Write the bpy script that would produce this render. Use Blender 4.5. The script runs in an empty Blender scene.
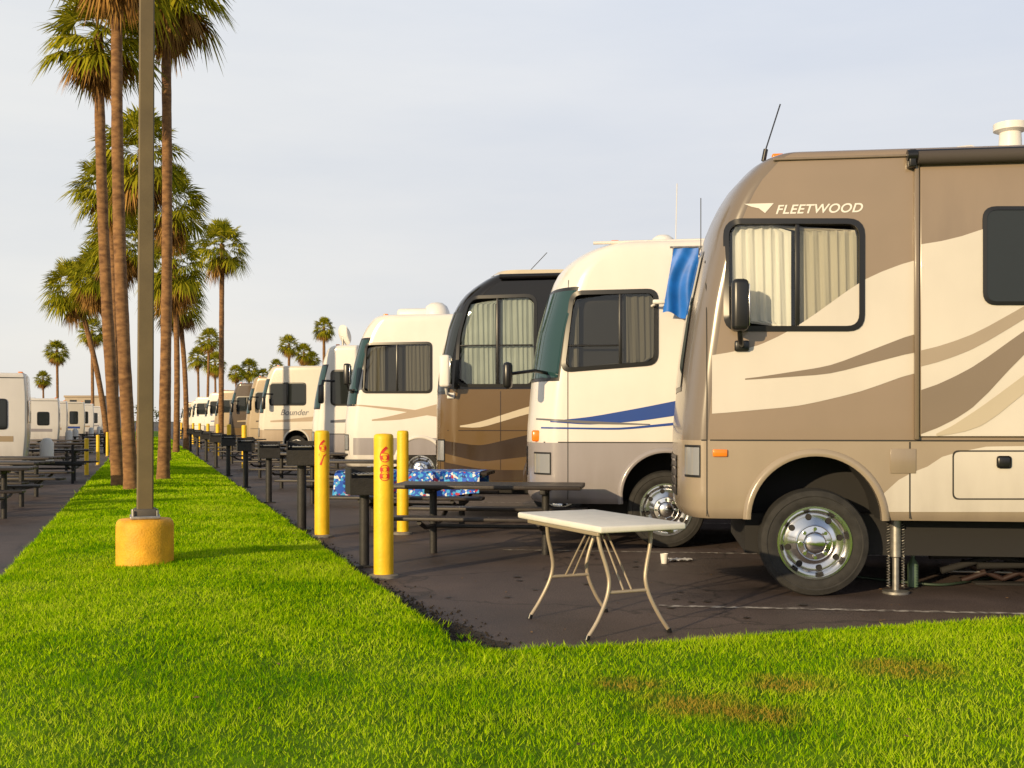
import bpy, bmesh, math, random
import numpy as np
from mathutils import Vector, Matrix
random.seed(7); rng=np.random.default_rng(7)
scene=bpy.context.scene
F=1100.0; EYE=1.45; TH=math.radians(-7.5)

# ------------------------------------------------------------------ helpers
def M(name,col,rough=.5,metal=0,var=0,vscale=3,bump=0,bscale=60,coat=0,dirt=0):
    m=bpy.data.materials.new(name); m.use_nodes=True
    nt=m.node_tree; b=nt.nodes['Principled BSDF']
    b.inputs['Base Color'].default_value=(*col,1); b.inputs['Roughness'].default_value=rough
    b.inputs['Metallic'].default_value=metal; b.inputs['Coat Weight'].default_value=coat
    b.inputs['Coat Roughness'].default_value=.03
    tc=nt.nodes.new('ShaderNodeTexCoord')
    src=None
    if var:
        n=nt.nodes.new('ShaderNodeTexNoise'); n.inputs['Scale'].default_value=vscale; n.inputs['Detail'].default_value=6
        nt.links.new(tc.outputs['Object'],n.inputs['Vector'])
        r=nt.nodes.new('ShaderNodeValToRGB'); r.color_ramp.elements[0].position=.3; r.color_ramp.elements[1].position=.7
        r.color_ramp.elements[0].color=(*[c*(1-var) for c in col],1)
        r.color_ramp.elements[1].color=(*[min(1,c*(1+var)) for c in col],1)
        nt.links.new(n.outputs['Fac'],r.inputs['Fac']); src=r.outputs['Color']; nt.links.new(src,b.inputs['Base Color'])
    if dirt and src:
        sp=nt.nodes.new('ShaderNodeSeparateXYZ'); nt.links.new(tc.outputs['Object'],sp.inputs[0])
        n3=nt.nodes.new('ShaderNodeTexNoise'); n3.inputs['Scale'].default_value=5; n3.inputs['Detail'].default_value=7
        mp=nt.nodes.new('ShaderNodeMapping'); mp.inputs['Scale'].default_value=(1,1,.25); nt.links.new(tc.outputs['Object'],mp.inputs[0]); nt.links.new(mp.outputs[0],n3.inputs['Vector'])
        mr=nt.nodes.new('ShaderNodeMapRange'); mr.inputs['From Min'].default_value=1.25; mr.inputs['From Max'].default_value=.45; mr.inputs['To Min'].default_value=.08; mr.inputs['To Max'].default_value=dirt
        nt.links.new(sp.outputs['Z'],mr.inputs['Value'])
        mu=nt.nodes.new('ShaderNodeMath'); mu.operation='MULTIPLY'; nt.links.new(mr.outputs[0],mu.inputs[0]); nt.links.new(n3.outputs['Fac'],mu.inputs[1])
        mx=nt.nodes.new('ShaderNodeMixRGB'); mx.inputs[2].default_value=(.13,.10,.075,1); nt.links.new(mu.outputs[0],mx.inputs[0]); nt.links.new(src,mx.inputs[1]); nt.links.new(mx.outputs[0],b.inputs['Base Color'])
    if bump:
        n2=nt.nodes.new('ShaderNodeTexNoise'); n2.inputs['Scale'].default_value=bscale; n2.inputs['Detail'].default_value=4
        nt.links.new(tc.outputs['Object'],n2.inputs['Vector'])
        bp=nt.nodes.new('ShaderNodeBump'); bp.inputs['Strength'].default_value=bump; bp.inputs['Distance'].default_value=.02
        nt.links.new(n2.outputs['Fac'],bp.inputs['Height']); nt.links.new(bp.outputs['Normal'],b.inputs['Normal'])
    return m

def paint(name,col,rough=.22):
    return M(name,col,rough,var=.05,vscale=1.3,coat=.25,bump=.025,bscale=2.0,dirt=.75)

def mobj(name,verts,faces,mat,parent=None,smooth=False,midx=None,sharp=None):
    me=bpy.data.meshes.new(name); me.from_pydata([tuple(v) for v in verts],[],[tuple(f) for f in faces])
    for m in (mat if isinstance(mat,(list,tuple)) else [mat]): me.materials.append(m)
    if midx is not None: me.polygons.foreach_set('material_index',midx)
    if smooth: me.polygons.foreach_set('use_smooth',[True]*len(me.polygons))
    me.update()
    if smooth and sharp: me.set_sharp_from_angle(angle=math.radians(sharp))
    o=bpy.data.objects.new(name,me); scene.collection.objects.link(o)
    if parent: o.parent=parent
    return o

def empty(name,loc=(0,0,0),rz=0,scale=(1,1,1)):
    o=bpy.data.objects.new(name,None); scene.collection.objects.link(o)
    o.location=loc; o.rotation_euler=(0,0,rz); o.scale=scale; o.empty_display_size=.2
    return o

def box(name,size,cen,mat,parent=None,bevel=0,rot=None,seg=2):
    bm=bmesh.new(); bmesh.ops.create_cube(bm,size=1)
    bmesh.ops.scale(bm,vec=size,verts=bm.verts)
    if bevel: bmesh.ops.bevel(bm,geom=bm.edges[:],offset=bevel,segments=seg,affect='EDGES',profile=.5)
    me=bpy.data.meshes.new(name); bm.to_mesh(me); bm.free(); me.materials.append(mat)
    if bevel:
        me.polygons.foreach_set('use_smooth',[True]*len(me.polygons)); me.set_sharp_from_angle(angle=math.radians(50))
    o=bpy.data.objects.new(name,me); scene.collection.objects.link(o); o.location=cen
    if rot: o.rotation_euler=rot
    if parent: o.parent=parent
    return o

def tube_geo(pts,r,seg=10):
    pts=[Vector(p) for p in pts]; n=len(pts); rr=r if isinstance(r,(list,tuple)) else [r]*n
    V=[];Fc=[]; up=None
    for i,p in enumerate(pts):
        t=(pts[min(i+1,n-1)]-pts[max(i-1,0)]).normalized()
        if up is None: up=Vector((0,0,1)) if abs(t.z)<.9 else Vector((0,1,0))
        a=t.cross(up).normalized(); b=a.cross(t).normalized(); up=b
        for k in range(seg):
            an=2*math.pi*k/seg; V.append(p+(a*math.cos(an)+b*math.sin(an))*rr[i])
    for i in range(n-1):
        for k in range(seg):
            k2=(k+1)%seg; Fc.append((i*seg+k,i*seg+k2,(i+1)*seg+k2,(i+1)*seg+k))
    Fc.append(tuple(range(seg-1,-1,-1))); Fc.append(tuple((n-1)*seg+k for k in range(seg)))
    return V,Fc
def tube(name,pts,r,mat,parent=None,seg=10):
    V,Fc=tube_geo(pts,r,seg); return mobj(name,V,Fc,mat,parent,True,sharp=60)

def lathe(name,prof,mat,parent=None,axis='Z',cen=(0,0,0),seg=32,sharp=35):
    V=[];Fc=[]
    for (r,h) in prof:
        for k in range(seg):
            an=2*math.pi*k/seg; c,s=math.cos(an)*r,math.sin(an)*r
            V.append((c,s,h) if axis=='Z' else (c,h,s))
    n=len(prof)
    for i in range(n-1):
        for k in range(seg):
            k2=(k+1)%seg; f=(i*seg+k,i*seg+k2,(i+1)*seg+k2,(i+1)*seg+k)
            Fc.append(f if axis=='Z' else f[::-1])
    o=mobj(name,V,Fc,mat,parent,True,sharp=sharp); o.location=cen; return o

def dup(src,loc,rz=None,scale=None):
    o=src.copy(); scene.collection.objects.link(o); o.location=loc
    if rz is not None: o.rotation_euler=(0,0,rz)
    if scale: o.scale=(scale,)*3
    for c in src.children:
        k=c.copy(); scene.collection.objects.link(k); k.parent=o
    return o

def text_geo(s,size,spacing=1.0,shear=0,off=.012):
    cu=bpy.data.curves.new('t','FONT'); cu.body=s; cu.size=size; cu.space_character=spacing; cu.shear=shear; cu.offset=size*off
    o=bpy.data.objects.new('t',cu); scene.collection.objects.link(o)
    dg=bpy.context.evaluated_depsgraph_get(); me=bpy.data.meshes.new_from_object(o.evaluated_get(dg))
    V=[tuple(v.co) for v in me.vertices]; Fc=[tuple(p.vertices) for p in me.polygons]
    bpy.data.objects.remove(o); bpy.data.meshes.remove(me); return V,Fc

# ------------------------------------------------------------------ materials
m_black=M('black_plastic',(.012,.012,.013),.3)
m_rubber=M('tyre_rubber',(.022,.021,.020),.85,bump=.2,bscale=80,var=.4,vscale=9)
m_chrome=M('chrome',(.72,.72,.73),.16,1.0,bump=.02,bscale=9)
m_steel=M('galvanised_steel',(.35,.34,.32),.45,.8,var=.2,vscale=20)
m_dark=M('dark_underbody',(.015,.014,.014),.85)
m_white=paint('white_gelcoat',(.74,.71,.67))
m_whitep=M('white_plastic',(.74,.72,.68),.45)
m_amber=M('amber_lens',(.8,.22,.02),.2)
m_curtain=M('curtain_fabric',(.80,.78,.74),.9,bump=.2,bscale=200)
m_curtain_b=M('beige_curtain_fabric',(.52,.48,.40),.9,bump=.2,bscale=200)
m_curtain_d=M('dark_curtain',(.13,.12,.10),.9)
m_shade=M('sunshade_fabric',(.36,.40,.38),.7,var=.1)
m_tint=M('tinted_glass',(.018,.022,.022),.03)
m_teal=M('windshield_glass',(.02,.055,.06),.03)
m_headl=M('headlight_lens',(.55,.57,.6),.08,.6)
m_seam=M('seam_shadow_gap',(.03,.028,.025),.8)
m_yellow=M('yellow_paint',(.86,.53,.012),.5,var=.10,vscale=6,bump=.15,bscale=40)
m_yellow2=M('yellow_concrete_paint',(.78,.38,.015),.6,var=.18,vscale=7,bump=.3,bscale=50)
m_pole=M('lamp_pole_paint',(.135,.10,.045),.6,var=.15,vscale=4)
m_grill=M('grill_black_steel',(.02,.018,.017),.6,var=.3,vscale=10,bump=.2)
m_wood=M('table_plastisol',(.026,.019,.016),.5,var=.3,vscale=8,bump=.1,bscale=70)
m_conc=M('concrete',(.2,.18,.15),.9,var=.2,vscale=20)
m_redm=M('red_marking',(.62,.03,.02),.5)

def glass_mat():
    m=bpy.data.materials.new('window_glass'); m.use_nodes=True; nt=m.node_tree; nt.nodes.clear()
    o=nt.nodes.new('ShaderNodeOutputMaterial'); mx=nt.nodes.new('ShaderNodeMixShader')
    t=nt.nodes.new('ShaderNodeBsdfTransparent'); t.inputs['Color'].default_value=(.88,.91,.90,1)
    g=nt.nodes.new('ShaderNodeBsdfGlossy'); g.inputs['Roughness'].default_value=.01
    lw=nt.nodes.new('ShaderNodeFresnel'); lw.inputs['IOR'].default_value=1.7
    nt.links.new(lw.outputs[0],mx.inputs[0]); nt.links.new(t.outputs[0],mx.inputs[1]); nt.links.new(g.outputs[0],mx.inputs[2])
    nt.links.new(mx.outputs[0],o.inputs['Surface']); return m
m_glass=glass_mat()

# ------------------------------------------------------------------ ground
gmat=M('dry_ground',(.09,.08,.065),.95,var=.2,vscale=.05)
mobj('ground',[(-1500,-300,-.03),(1500,-300,-.03),(1500,2500,-.03),(-1500,2500,-.03)],[(0,1,2,3)],gmat)

def asphalt_mat():
    m=bpy.data.materials.new('asphalt'); m.use_nodes=True; nt=m.node_tree; b=nt.nodes['Principled BSDF']
    N=nt.nodes.new; L=nt.links.new
    tc=N('ShaderNodeTexCoord')
    n1=N('ShaderNodeTexNoise'); n1.inputs['Scale'].default_value=.7; n1.inputs['Detail'].default_value=8; n1.inputs['Roughness'].default_value=.65
    n2=N('ShaderNodeTexNoise'); n2.inputs['Scale'].default_value=90; n2.inputs['Detail'].default_value=3
    v=N('ShaderNodeTexVoronoi'); v.feature='DISTANCE_TO_EDGE'; v.inputs['Scale'].default_value=.45
    nd=N('ShaderNodeTexNoise'); nd.inputs['Scale'].default_value=2.5; nd.inputs['Detail'].default_value=5
    ad=N('ShaderNodeMixRGB'); ad.blend_type='ADD'; ad.inputs[0].default_value=.5
    for n in (n1,n2,nd): L(tc.outputs['Object'],n.inputs['Vector'])
    L(tc.outputs['Object'],ad.inputs[1]); L(nd.outputs['Color'],ad.inputs[2]); L(ad.outputs[0],v.inputs['Vector'])
    r=N('ShaderNodeValToRGB'); r.color_ramp.elements[0].position=.32; r.color_ramp.elements[1].position=.68
    r.color_ramp.elements[0].color=(.044,.031,.028,1); r.color_ramp.elements[1].color=(.118,.084,.072,1)
    L(n1.outputs['Fac'],r.inputs['Fac'])
    r2=N('ShaderNodeValToRGB'); r2.color_ramp.elements[0].position=.35; r2.color_ramp.elements[1].position=.7
    r2.color_ramp.elements[0].color=(.5,.5,.5,1); r2.color_ramp.elements[1].color=(1.6,1.6,1.6,1)
    L(n2.outputs['Fac'],r2.inputs['Fac'])
    mu=N('ShaderNodeMixRGB'); mu.blend_type='MULTIPLY'; mu.inputs[0].default_value=1
    L(r.outputs[0],mu.inputs[1]); L(r2.outputs[0],mu.inputs[2])
    cr=N('ShaderNodeValToRGB'); cr.color_ramp.elements[0].position=0; cr.color_ramp.elements[1].position=.012
    cr.color_ramp.elements[0].color=(.3,.3,.3,1); cr.color_ramp.elements[1].color=(1,1,1,1)
    L(v.outputs['Distance'],cr.inputs['Fac'])
    mu2=N('ShaderNodeMixRGB'); mu2.blend_type='MULTIPLY'; mu2.inputs[0].default_value=.8
    L(mu.outputs[0],mu2.inputs[1]); L(cr.outputs[0],mu2.inputs[2]); L(mu2.outputs[0],b.inputs['Base Color'])
    rr=N('ShaderNodeMapRange'); rr.inputs['To Min'].default_value=.5; rr.inputs['To Max'].default_value=.85; L(n1.outputs['Fac'],rr.inputs['Value']); L(rr.outputs[0],b.inputs['Roughness'])
    b.inputs['Specular IOR Level'].default_value=.45
    bp=N('ShaderNodeBump'); bp.inputs['Strength'].default_value=.3; bp.inputs['Distance'].default_value=.008
    L(n2.outputs['Fac'],bp.inputs['Height']); L(bp.outputs[0],b.inputs['Normal'])
    return m
m_asph=asphalt_mat()
mobj('asphalt_pavement',[(-160,-60,0),(120,-60,0),(120,260,0),(-160,260,0)],[(0,1,2,3)],m_asph)

OC=np.array([-.19,6.66]); rn=math.hypot(.3336,1); RA=np.array([-.3336,1])/rn; RB=np.array([1,.3336])/rn
def AB(a,b): return OC[0]+a*RA[0]+b*RB[0], OC[1]+a*RA[1]+b*RB[1]
WID=3.2
def wob(a,b,s=1.0):
    return (np.sin(a*3.1*s+b*1.7*s)+np.sin(a*-1.3*s+b*4.3*s+1.3)+np.sin(a*7.1*s+2.1*b*s+.7)*.5+np.sin(-a*5.3*s+9.1*b*s)*.5)/3
def dist_in(a,b):
    a=np.asarray(a,float); b=np.asarray(b,float)
    d=np.where(a<=0,np.where(b<=0,np.hypot(a,b),-a),-b)
    return np.minimum(d,b+WID)
def gh(a,b):
    d=np.maximum(dist_in(a,b)+wob(a,b,2.0)*.03,0)
    return -.012+.055*np.minimum(1,d/.07)+.09*(1-np.exp(-d/1.0))+.015*wob(a,b,.6)*np.minimum(1,d/.5)

def grass_ground():
    V=[];Fc=[]
    def grid(aa,bb):
        o=len(V); A,B=np.meshgrid(aa,bb,indexing='ij')
        Z=gh(A,B); X,Y=AB(A,B)
        for x,y,z in zip(X.ravel(),Y.ravel(),Z.ravel()): V.append((x,y,z))
        nb=len(bb)
        for i in range(len(aa)-1):
            for j in range(nb-1):
                Fc.append((o+i*nb+j,o+i*nb+j+1,o+(i+1)*nb+j+1,o+(i+1)*nb+j))
    fine=[-.3,-.22,-.16,-.12,-.08,-.05,-.02,0]
    bl=list(np.linspace(-WID,-WID+.2,6))+list(np.linspace(-WID+.35,-.45,20))+fine
    grid(list(np.linspace(-14,-.45,50))+fine, bl+list(np.linspace(.1,26,140)))
    grid(list(np.linspace(0,20,200))+list(np.linspace(20.5,150,200)), bl)
    m=bpy.data.materials.new('turf_soil'); m.use_nodes=True; nt=m.node_tree; b=nt.nodes['Principled BSDF']
    n=nt.nodes.new('ShaderNodeTexNoise'); n.inputs['Scale'].default_value=3; n.inputs['Detail'].default_value=10; n.inputs['Roughness'].default_value=.7
    tc=nt.nodes.new('ShaderNodeTexCoord'); nt.links.new(tc.outputs['Object'],n.inputs['Vector'])
    r=nt.nodes.new('ShaderNodeValToRGB'); r.color_ramp.elements[0].position=.35; r.color_ramp.elements[1].position=.65
    r.color_ramp.elements[0].color=(.05,.11,.004,1); r.color_ramp.elements[1].color=(.15,.27,.006,1)
    nt.links.new(n.outputs['Fac'],r.inputs['Fac']); nt.links.new(r.outputs[0],b.inputs['Base Color']); b.inputs['Roughness'].default_value=1
    b.inputs['Specular IOR Level'].default_value=.1
    return mobj('lawn_ground',V,Fc,m,smooth=True)
grass_ground()

def soil_shadow_edge():
    V=[];Fc=[]
    aa=np.concatenate([np.linspace(0,12,300),np.linspace(12.2,100,300)])
    def band(P):
        o=len(V); n=len(P)//2
        V.extend(P)
        for i in range(n-1): Fc.append((o+2*i,o+2*i+1,o+2*i+3,o+2*i+2))
    P=[]
    for a in aa:
        w=.07+.05*float(wob(a,0,2.3))+.05*float(wob(a,3,6.1))*1.0+ (.22*math.exp(-((a-.6)/.7)**2))
        for b in (-.06,max(-.03,w)):
            x,y=AB(a,b); P.append((x,y,.0045))
    band(P); P=[]
    for b in np.linspace(0,8,300):
        w=.03+.04*float(wob(b,1,2.7))+.03*float(wob(b,5,6.1))+.16*math.exp(-((b-.2)/.5)**2)
        for a in (-.06,max(-.03,w)):
            x,y=AB(a,b); P.append((x,y,.009))
    band(P)
    m=M('dark_soil',(.028,.020,.013),1,var=.5,vscale=25,bump=.8,bscale=60)
    mobj('soil_shadow_edge',V,Fc,m)  # dark strip paints in the pavement-edge shadow along with the real soil
    V=[];Fc=[]
    r=random.Random(5)
    for i in range(1500):
        if r.random()<.55: a=abs(r.gauss(0,1))*1.1; b=abs(r.gauss(.03,.13))
        elif r.random()<.6: a=r.uniform(0,12); b=abs(r.gauss(0,.09))
        else: a=abs(r.gauss(0,.06)); b=r.uniform(0,6)
        x,y=AB(a,b); s=r.uniform(.004,.016); o=len(V)
        for q in range(4): an=q*1.571+r.random(); V.append((x+s*math.cos(an),y+s*math.sin(an),.003))
        V.append((x+r.uniform(-.3,.3)*s,y,.003+s*r.uniform(.7,1.2)))
        Fc+= [(o,o+1,o+4),(o+1,o+2,o+4),(o+2,o+3,o+4),(o+3,o,o+4)]
    mobj('soil_crumbs',V,Fc,m)
soil_shadow_edge()

def grass_blades():
    m=bpy.data.materials.new('grass_blades'); m.use_nodes=True; nt=m.node_tree; nt.nodes.clear()
    N=nt.nodes.new; L=nt.links.new
    out=N('ShaderNodeOutputMaterial'); df=N('ShaderNodeBsdfDiffuse'); tr=N('ShaderNodeBsdfTranslucent'); mx=N('ShaderNodeMixShader'); mx.inputs[0].default_value=.35
    geo=N('ShaderNodeNewGeometry'); tc=N('ShaderNodeTexCoord')
    r=N('ShaderNodeValToRGB'); e=r.color_ramp.elements
    e[0].color=(.10,.28,.003,1); e[1].color=(.50,.70,.005,1); e[1].position=.9
    x=e.new(.97); x.color=(.55,.48,.12,1)
    n=N('ShaderNodeTexNoise'); n.inputs['Scale'].default_value=.8; n.inputs['Detail'].default_value=7; n.inputs['Roughness'].default_value=.65
    L(tc.outputs['Object'],n.inputs['Vector'])
    ma=N('ShaderNodeMath'); ma.operation='MULTIPLY_ADD'; ma.inputs[1].default_value=2.6; ma.inputs[2].default_value=-1.25
    L(n.outputs['Fac'],ma.inputs[0])
    ad=N('ShaderNodeMath'); ad.operation='ADD'; ad.use_clamp=True
    L(geo.outputs['Random Per Island'],ad.inputs[0]); L(ma.outputs[0],ad.inputs[1])
    mi=N('ShaderNodeMath'); mi.operation='MINIMUM'; mi.inputs[1].default_value=.92; L(ad.outputs[0],mi.inputs[0])
    L(mi.outputs[0],r.inputs['Fac'])
    mixc=N('ShaderNodeMixRGB'); mixc.inputs[2].default_value=(.44,.25,.05,1)
    facs=None
    n3=N('ShaderNodeTexNoise'); n3.inputs['Scale'].default_value=7; n3.inputs['Detail'].default_value=6; n3.inputs['Roughness'].default_value=.65; L(tc.outputs['Object'],n3.inputs['Vector'])
    for (px,py,rad) in ((.85,5.15,.6),(1.4,5.6,.5),(2.1,5.9,.6),(.6,5.6,.4),(1.1,5.0,.5)):
        vm=N('ShaderNodeVectorMath'); vm.operation='DISTANCE'; vm.inputs[1].default_value=(px,py,.1); L(tc.outputs['Object'],vm.inputs[0])
        mr=N('ShaderNodeMapRange'); mr.inputs['From Min'].default_value=rad; mr.inputs['From Max'].default_value=0; mr.inputs['To Max'].default_value=1
        L(vm.outputs['Value'],mr.inputs['Value'])
        if facs is None: facs=mr.outputs[0]
        else:
            mm=N('ShaderNodeMath'); mm.operation='MAXIMUM'; L(facs,mm.inputs[0]); L(mr.outputs[0],mm.inputs[1]); facs=mm.outputs[0]
    mul=N('ShaderNodeMath'); mul.operation='MULTIPLY'; L(facs,mul.inputs[0]); L(n3.outputs['Fac'],mul.inputs[1])
    mr2=N('ShaderNodeMapRange'); mr2.inputs['From Min'].default_value=.2; mr2.inputs['From Max'].default_value=.42; mr2.inputs['To Max'].default_value=.75; L(mul.outputs[0],mr2.inputs['Value'])
    L(mr2.outputs[0],mixc.inputs[0]); L(r.outputs[0],mixc.inputs[1])
    L(mixc.outputs[0],df.inputs[0]); L(mixc.outputs[0],tr.inputs[0]); L(df.outputs[0],mx.inputs[1]); L(tr.outputs[0],mx.inputs[2]); L(mx.outputs[0],out.inputs[0])
    zones=[((-4.6,0),(-WID,7.5),250000,.0028,.027),((0,6),(-WID,0),90000,.0042,.030),((6,14),(-WID,0),65000,.007,.034),
           ((14,32),(-WID,0),60000,.014,.040),((32,90),(-WID,0),45000,.035,.05)]
    P=[]
    for (a0,a1),(b0,b1),n,w,h in zones:
        a=rng.uniform(a0,a1,n); b=rng.uniform(b0,b1,n)
        d=dist_in(a,b); keep=(d+wob(a,b,3)*.07>.02*rng.random(n))
        ww=wob(a,b,.9)+.7*wob(a,b,5.1)+.6*wob(b,a,11.0)
        keep&=rng.random(n)<(.84+.16*ww)
        notch=np.exp(-((a-.3)**2/.35+(b+.05)**2/.012)); keep&=rng.random(n)>notch*.85
        a=a[keep];b=b[keep];d=d[keep];ww=ww[keep];k=len(a)
        x,y=AB(a,b); z=gh(a,b)
        hh=h*rng.uniform(.5,1.25,k)*(1+.25*ww)*(1+.8*np.exp(-d/.08)*rng.random(k)); wd=w*rng.uniform(.7,1.4,k)
        tall=rng.random(k)<.01; hh=np.where(tall,hh*1.7,hh)
        an=rng.uniform(0,math.pi,k); la=rng.uniform(0,2*math.pi,k); lean=hh*rng.uniform(.1,1.1,k)
        cx,sx=np.cos(an)*wd,np.sin(an)*wd
        T=np.empty((k,3,3)); T[:,0]=np.c_[x-cx,y-sx,z]; T[:,1]=np.c_[x+cx,y+sx,z]; T[:,2]=np.c_[x+np.cos(la)*lean,y+np.sin(la)*lean,z+hh]
        P.append(T)
    k=9000; a=rng.normal(.0,.45,k)*1.0+.15; b=np.where(rng.random(k)<.5,rng.normal(0,.05,k),rng.normal(.25,.3,k)); a=np.where(rng.random(k)<.5,a,rng.normal(0.03,.045,k))
    cl=wob(a,b,4.0)>.12; a=a[cl]; b=b[cl]; dd=dist_in(a,b); kk=dd>-.13; a=a[kk]; b=b[kk]; k=len(a)
    x,y=AB(a,b); z=np.maximum(gh(a,b),0); la=rng.uniform(0,2*math.pi,k); hh=rng.uniform(.015,.06,k); wd=.006
    T=np.empty((k,3,3)); an=rng.uniform(0,math.pi,k); T[:,0]=np.c_[x-np.cos(an)*wd,y-np.sin(an)*wd,z]; T[:,1]=np.c_[x+np.cos(an)*wd,y+np.sin(an)*wd,z]
    T[:,2]=np.c_[x+np.cos(la)*hh*.8,y+np.sin(la)*hh*.8,z+hh]; P.append(T)
    T=np.concatenate(P); n=len(T)
    me=bpy.data.meshes.new('grass'); me.vertices.add(n*3); me.vertices.foreach_set('co',T.ravel())
    me.loops.add(n*3); me.loops.foreach_set('vertex_index',np.arange(n*3,dtype=np.int32))
    me.polygons.add(n); me.polygons.foreach_set('loop_start',np.arange(0,n*3,3,dtype=np.int32))
    me.update(calc_edges=True); me.materials.append(m)
    o=bpy.data.objects.new('grass',me); scene.collection.objects.link(o)
grass_blades()

V=[];Fc=[];r_=random.Random(11)
for i in range(520):
    if i<240: a,b=r_.uniform(1,30),r_.uniform(-WID,.3)
    elif i<300: a,b=r_.uniform(-3,0),r_.uniform(-3,6)
    else: a,b=r_.uniform(0,14),r_.uniform(0,9)
    x,y=AB(a,b); z=float(gh(a,b))+.033 if float(dist_in(a,b))>0 else .006
    s=r_.uniform(.008,.022); o=len(V); an=r_.uniform(0,6.28); c_,s_=math.cos(an)*s,math.sin(an)*s
    V+=[(x-c_,y-s_,z),(x+s_*.4,y-c_*.4,z+s*.3),(x+c_,y+s_,z+.002),(x-s_*.4,y+c_*.4,z)]; Fc.append((o,o+1,o+2,o+3))
mobj('fallen_leaves',V,Fc,M('dry_leaf',(.16,.09,.035),.9,var=.5,vscale=2))

def line_mat():
    m=bpy.data.materials.new('worn_line_paint'); m.use_nodes=True; nt=m.node_tree; b=nt.nodes['Principled BSDF']
    n=nt.nodes.new('ShaderNodeTexNoise'); n.inputs['Scale'].default_value=14; n.inputs['Detail'].default_value=8
    tc=nt.nodes.new('ShaderNodeTexCoord'); nt.links.new(tc.outputs['Object'],n.inputs['Vector'])
    r=nt.nodes.new('ShaderNodeValToRGB'); r.color_ramp.elements[0].position=.42; r.color_ramp.elements[1].position=.62
    r.color_ramp.elements[0].color=(.10,.08,.07,1); r.color_ramp.elements[1].color=(.42,.38,.33,1)
    nt.links.new(n.outputs['Fac'],r.inputs['Fac']); nt.links.new(r.outputs[0],b.inputs['Base Color']); b.inputs['Roughness'].default_value=.8
    return m
m_line=line_mat()
V=[];Fc=[]; cd,sd=math.cos(TH),math.sin(TH)
for i in range(26):
    d=i*3.75; x0,y0=1.15-.3336*d,8.62+d; w=.08
    o=len(V)
    for s,t in ((0,-w/2),(10,-w/2),(10,w/2),(0,w/2)): V.append((x0+cd*s-sd*t,y0+sd*s+cd*t,.004))
    Fc.append((o,o+1,o+2,o+3))
mobj('parking_stall_markings',V,Fc,m_line)
def oil():
    m=bpy.data.materials.new('oil_stain'); m.use_nodes=True; b=m.node_tree.nodes['Principled BSDF']; b.inputs['Base Color'].default_value=(.020,.015,.013,1); b.inputs['Roughness'].default_value=.5
    V=[];Fc=[];r=random.Random(21)
    for (cx,cy,n) in ((1.2,8.9,7),(.4,10.2,6),(.9,11.6,9),(2.0,8.15,3),(-.3,9.0,4)):
        for j in range(n):
            x=cx+r.gauss(0,.28); y=cy+r.gauss(0,.3); R=r.uniform(.008,.04); o=len(V); k=12
            for q in range(k): an=q*6.283/k; rr=R*r.uniform(.75,1.2); V.append((x+rr*math.cos(an),y+rr*math.sin(an),.006+.0004*(len(Fc)%9)))
            Fc.append(tuple(range(o,o+k)))
    mobj('oil_stains',V,Fc,m)
oil()

# ------------------------------------------------------------------ polygons
def round_poly(pts,r,k=5):
    out=[];n=len(pts); P=[Vector(p) for p in pts]
    for i in range(n):
        p=P[i]; d1=P[i-1]-p; d2=P[(i+1)%n]-p
        rr=min(r,d1.length*.45,d2.length*.45)
        a=p+d1.normalized()*rr; b=p+d2.normalized()*rr
        for j in range(k+1):
            t=j/k; out.append(a*(1-t)**2+p*2*t*(1-t)+b*t*t)
    return out
def offset_poly(pts,o):
    P=[Vector(p) for p in pts]; n=len(P); c=sum(P,Vector((0,0)))/n; out=[]
    for i in range(n):
        e1=(P[i]-P[i-1]).normalized(); e2=(P[(i+1)%n]-P[i]).normalized()
        n1=Vector((e1.y,-e1.x)); n2=Vector((e2.y,-e2.x))
        if n1.dot(P[i]-c)<0: n1=-n1
        if n2.dot(P[i]-c)<0: n2=-n2
        out.append(P[i]+(n1+n2)*(o/(1+n1.dot(n2))))
    return out
def inside_x(poly,z):
    xs=[];n=len(poly)
    for i in range(n):
        a,b=poly[i],poly[(i+1)%n]
        if (a.y-z)*(b.y-z)<0: xs.append(a.x+(b.x-a.x)*(z-a.y)/(b.y-a.y))
    return (min(xs),max(xs)) if xs else None

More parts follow.
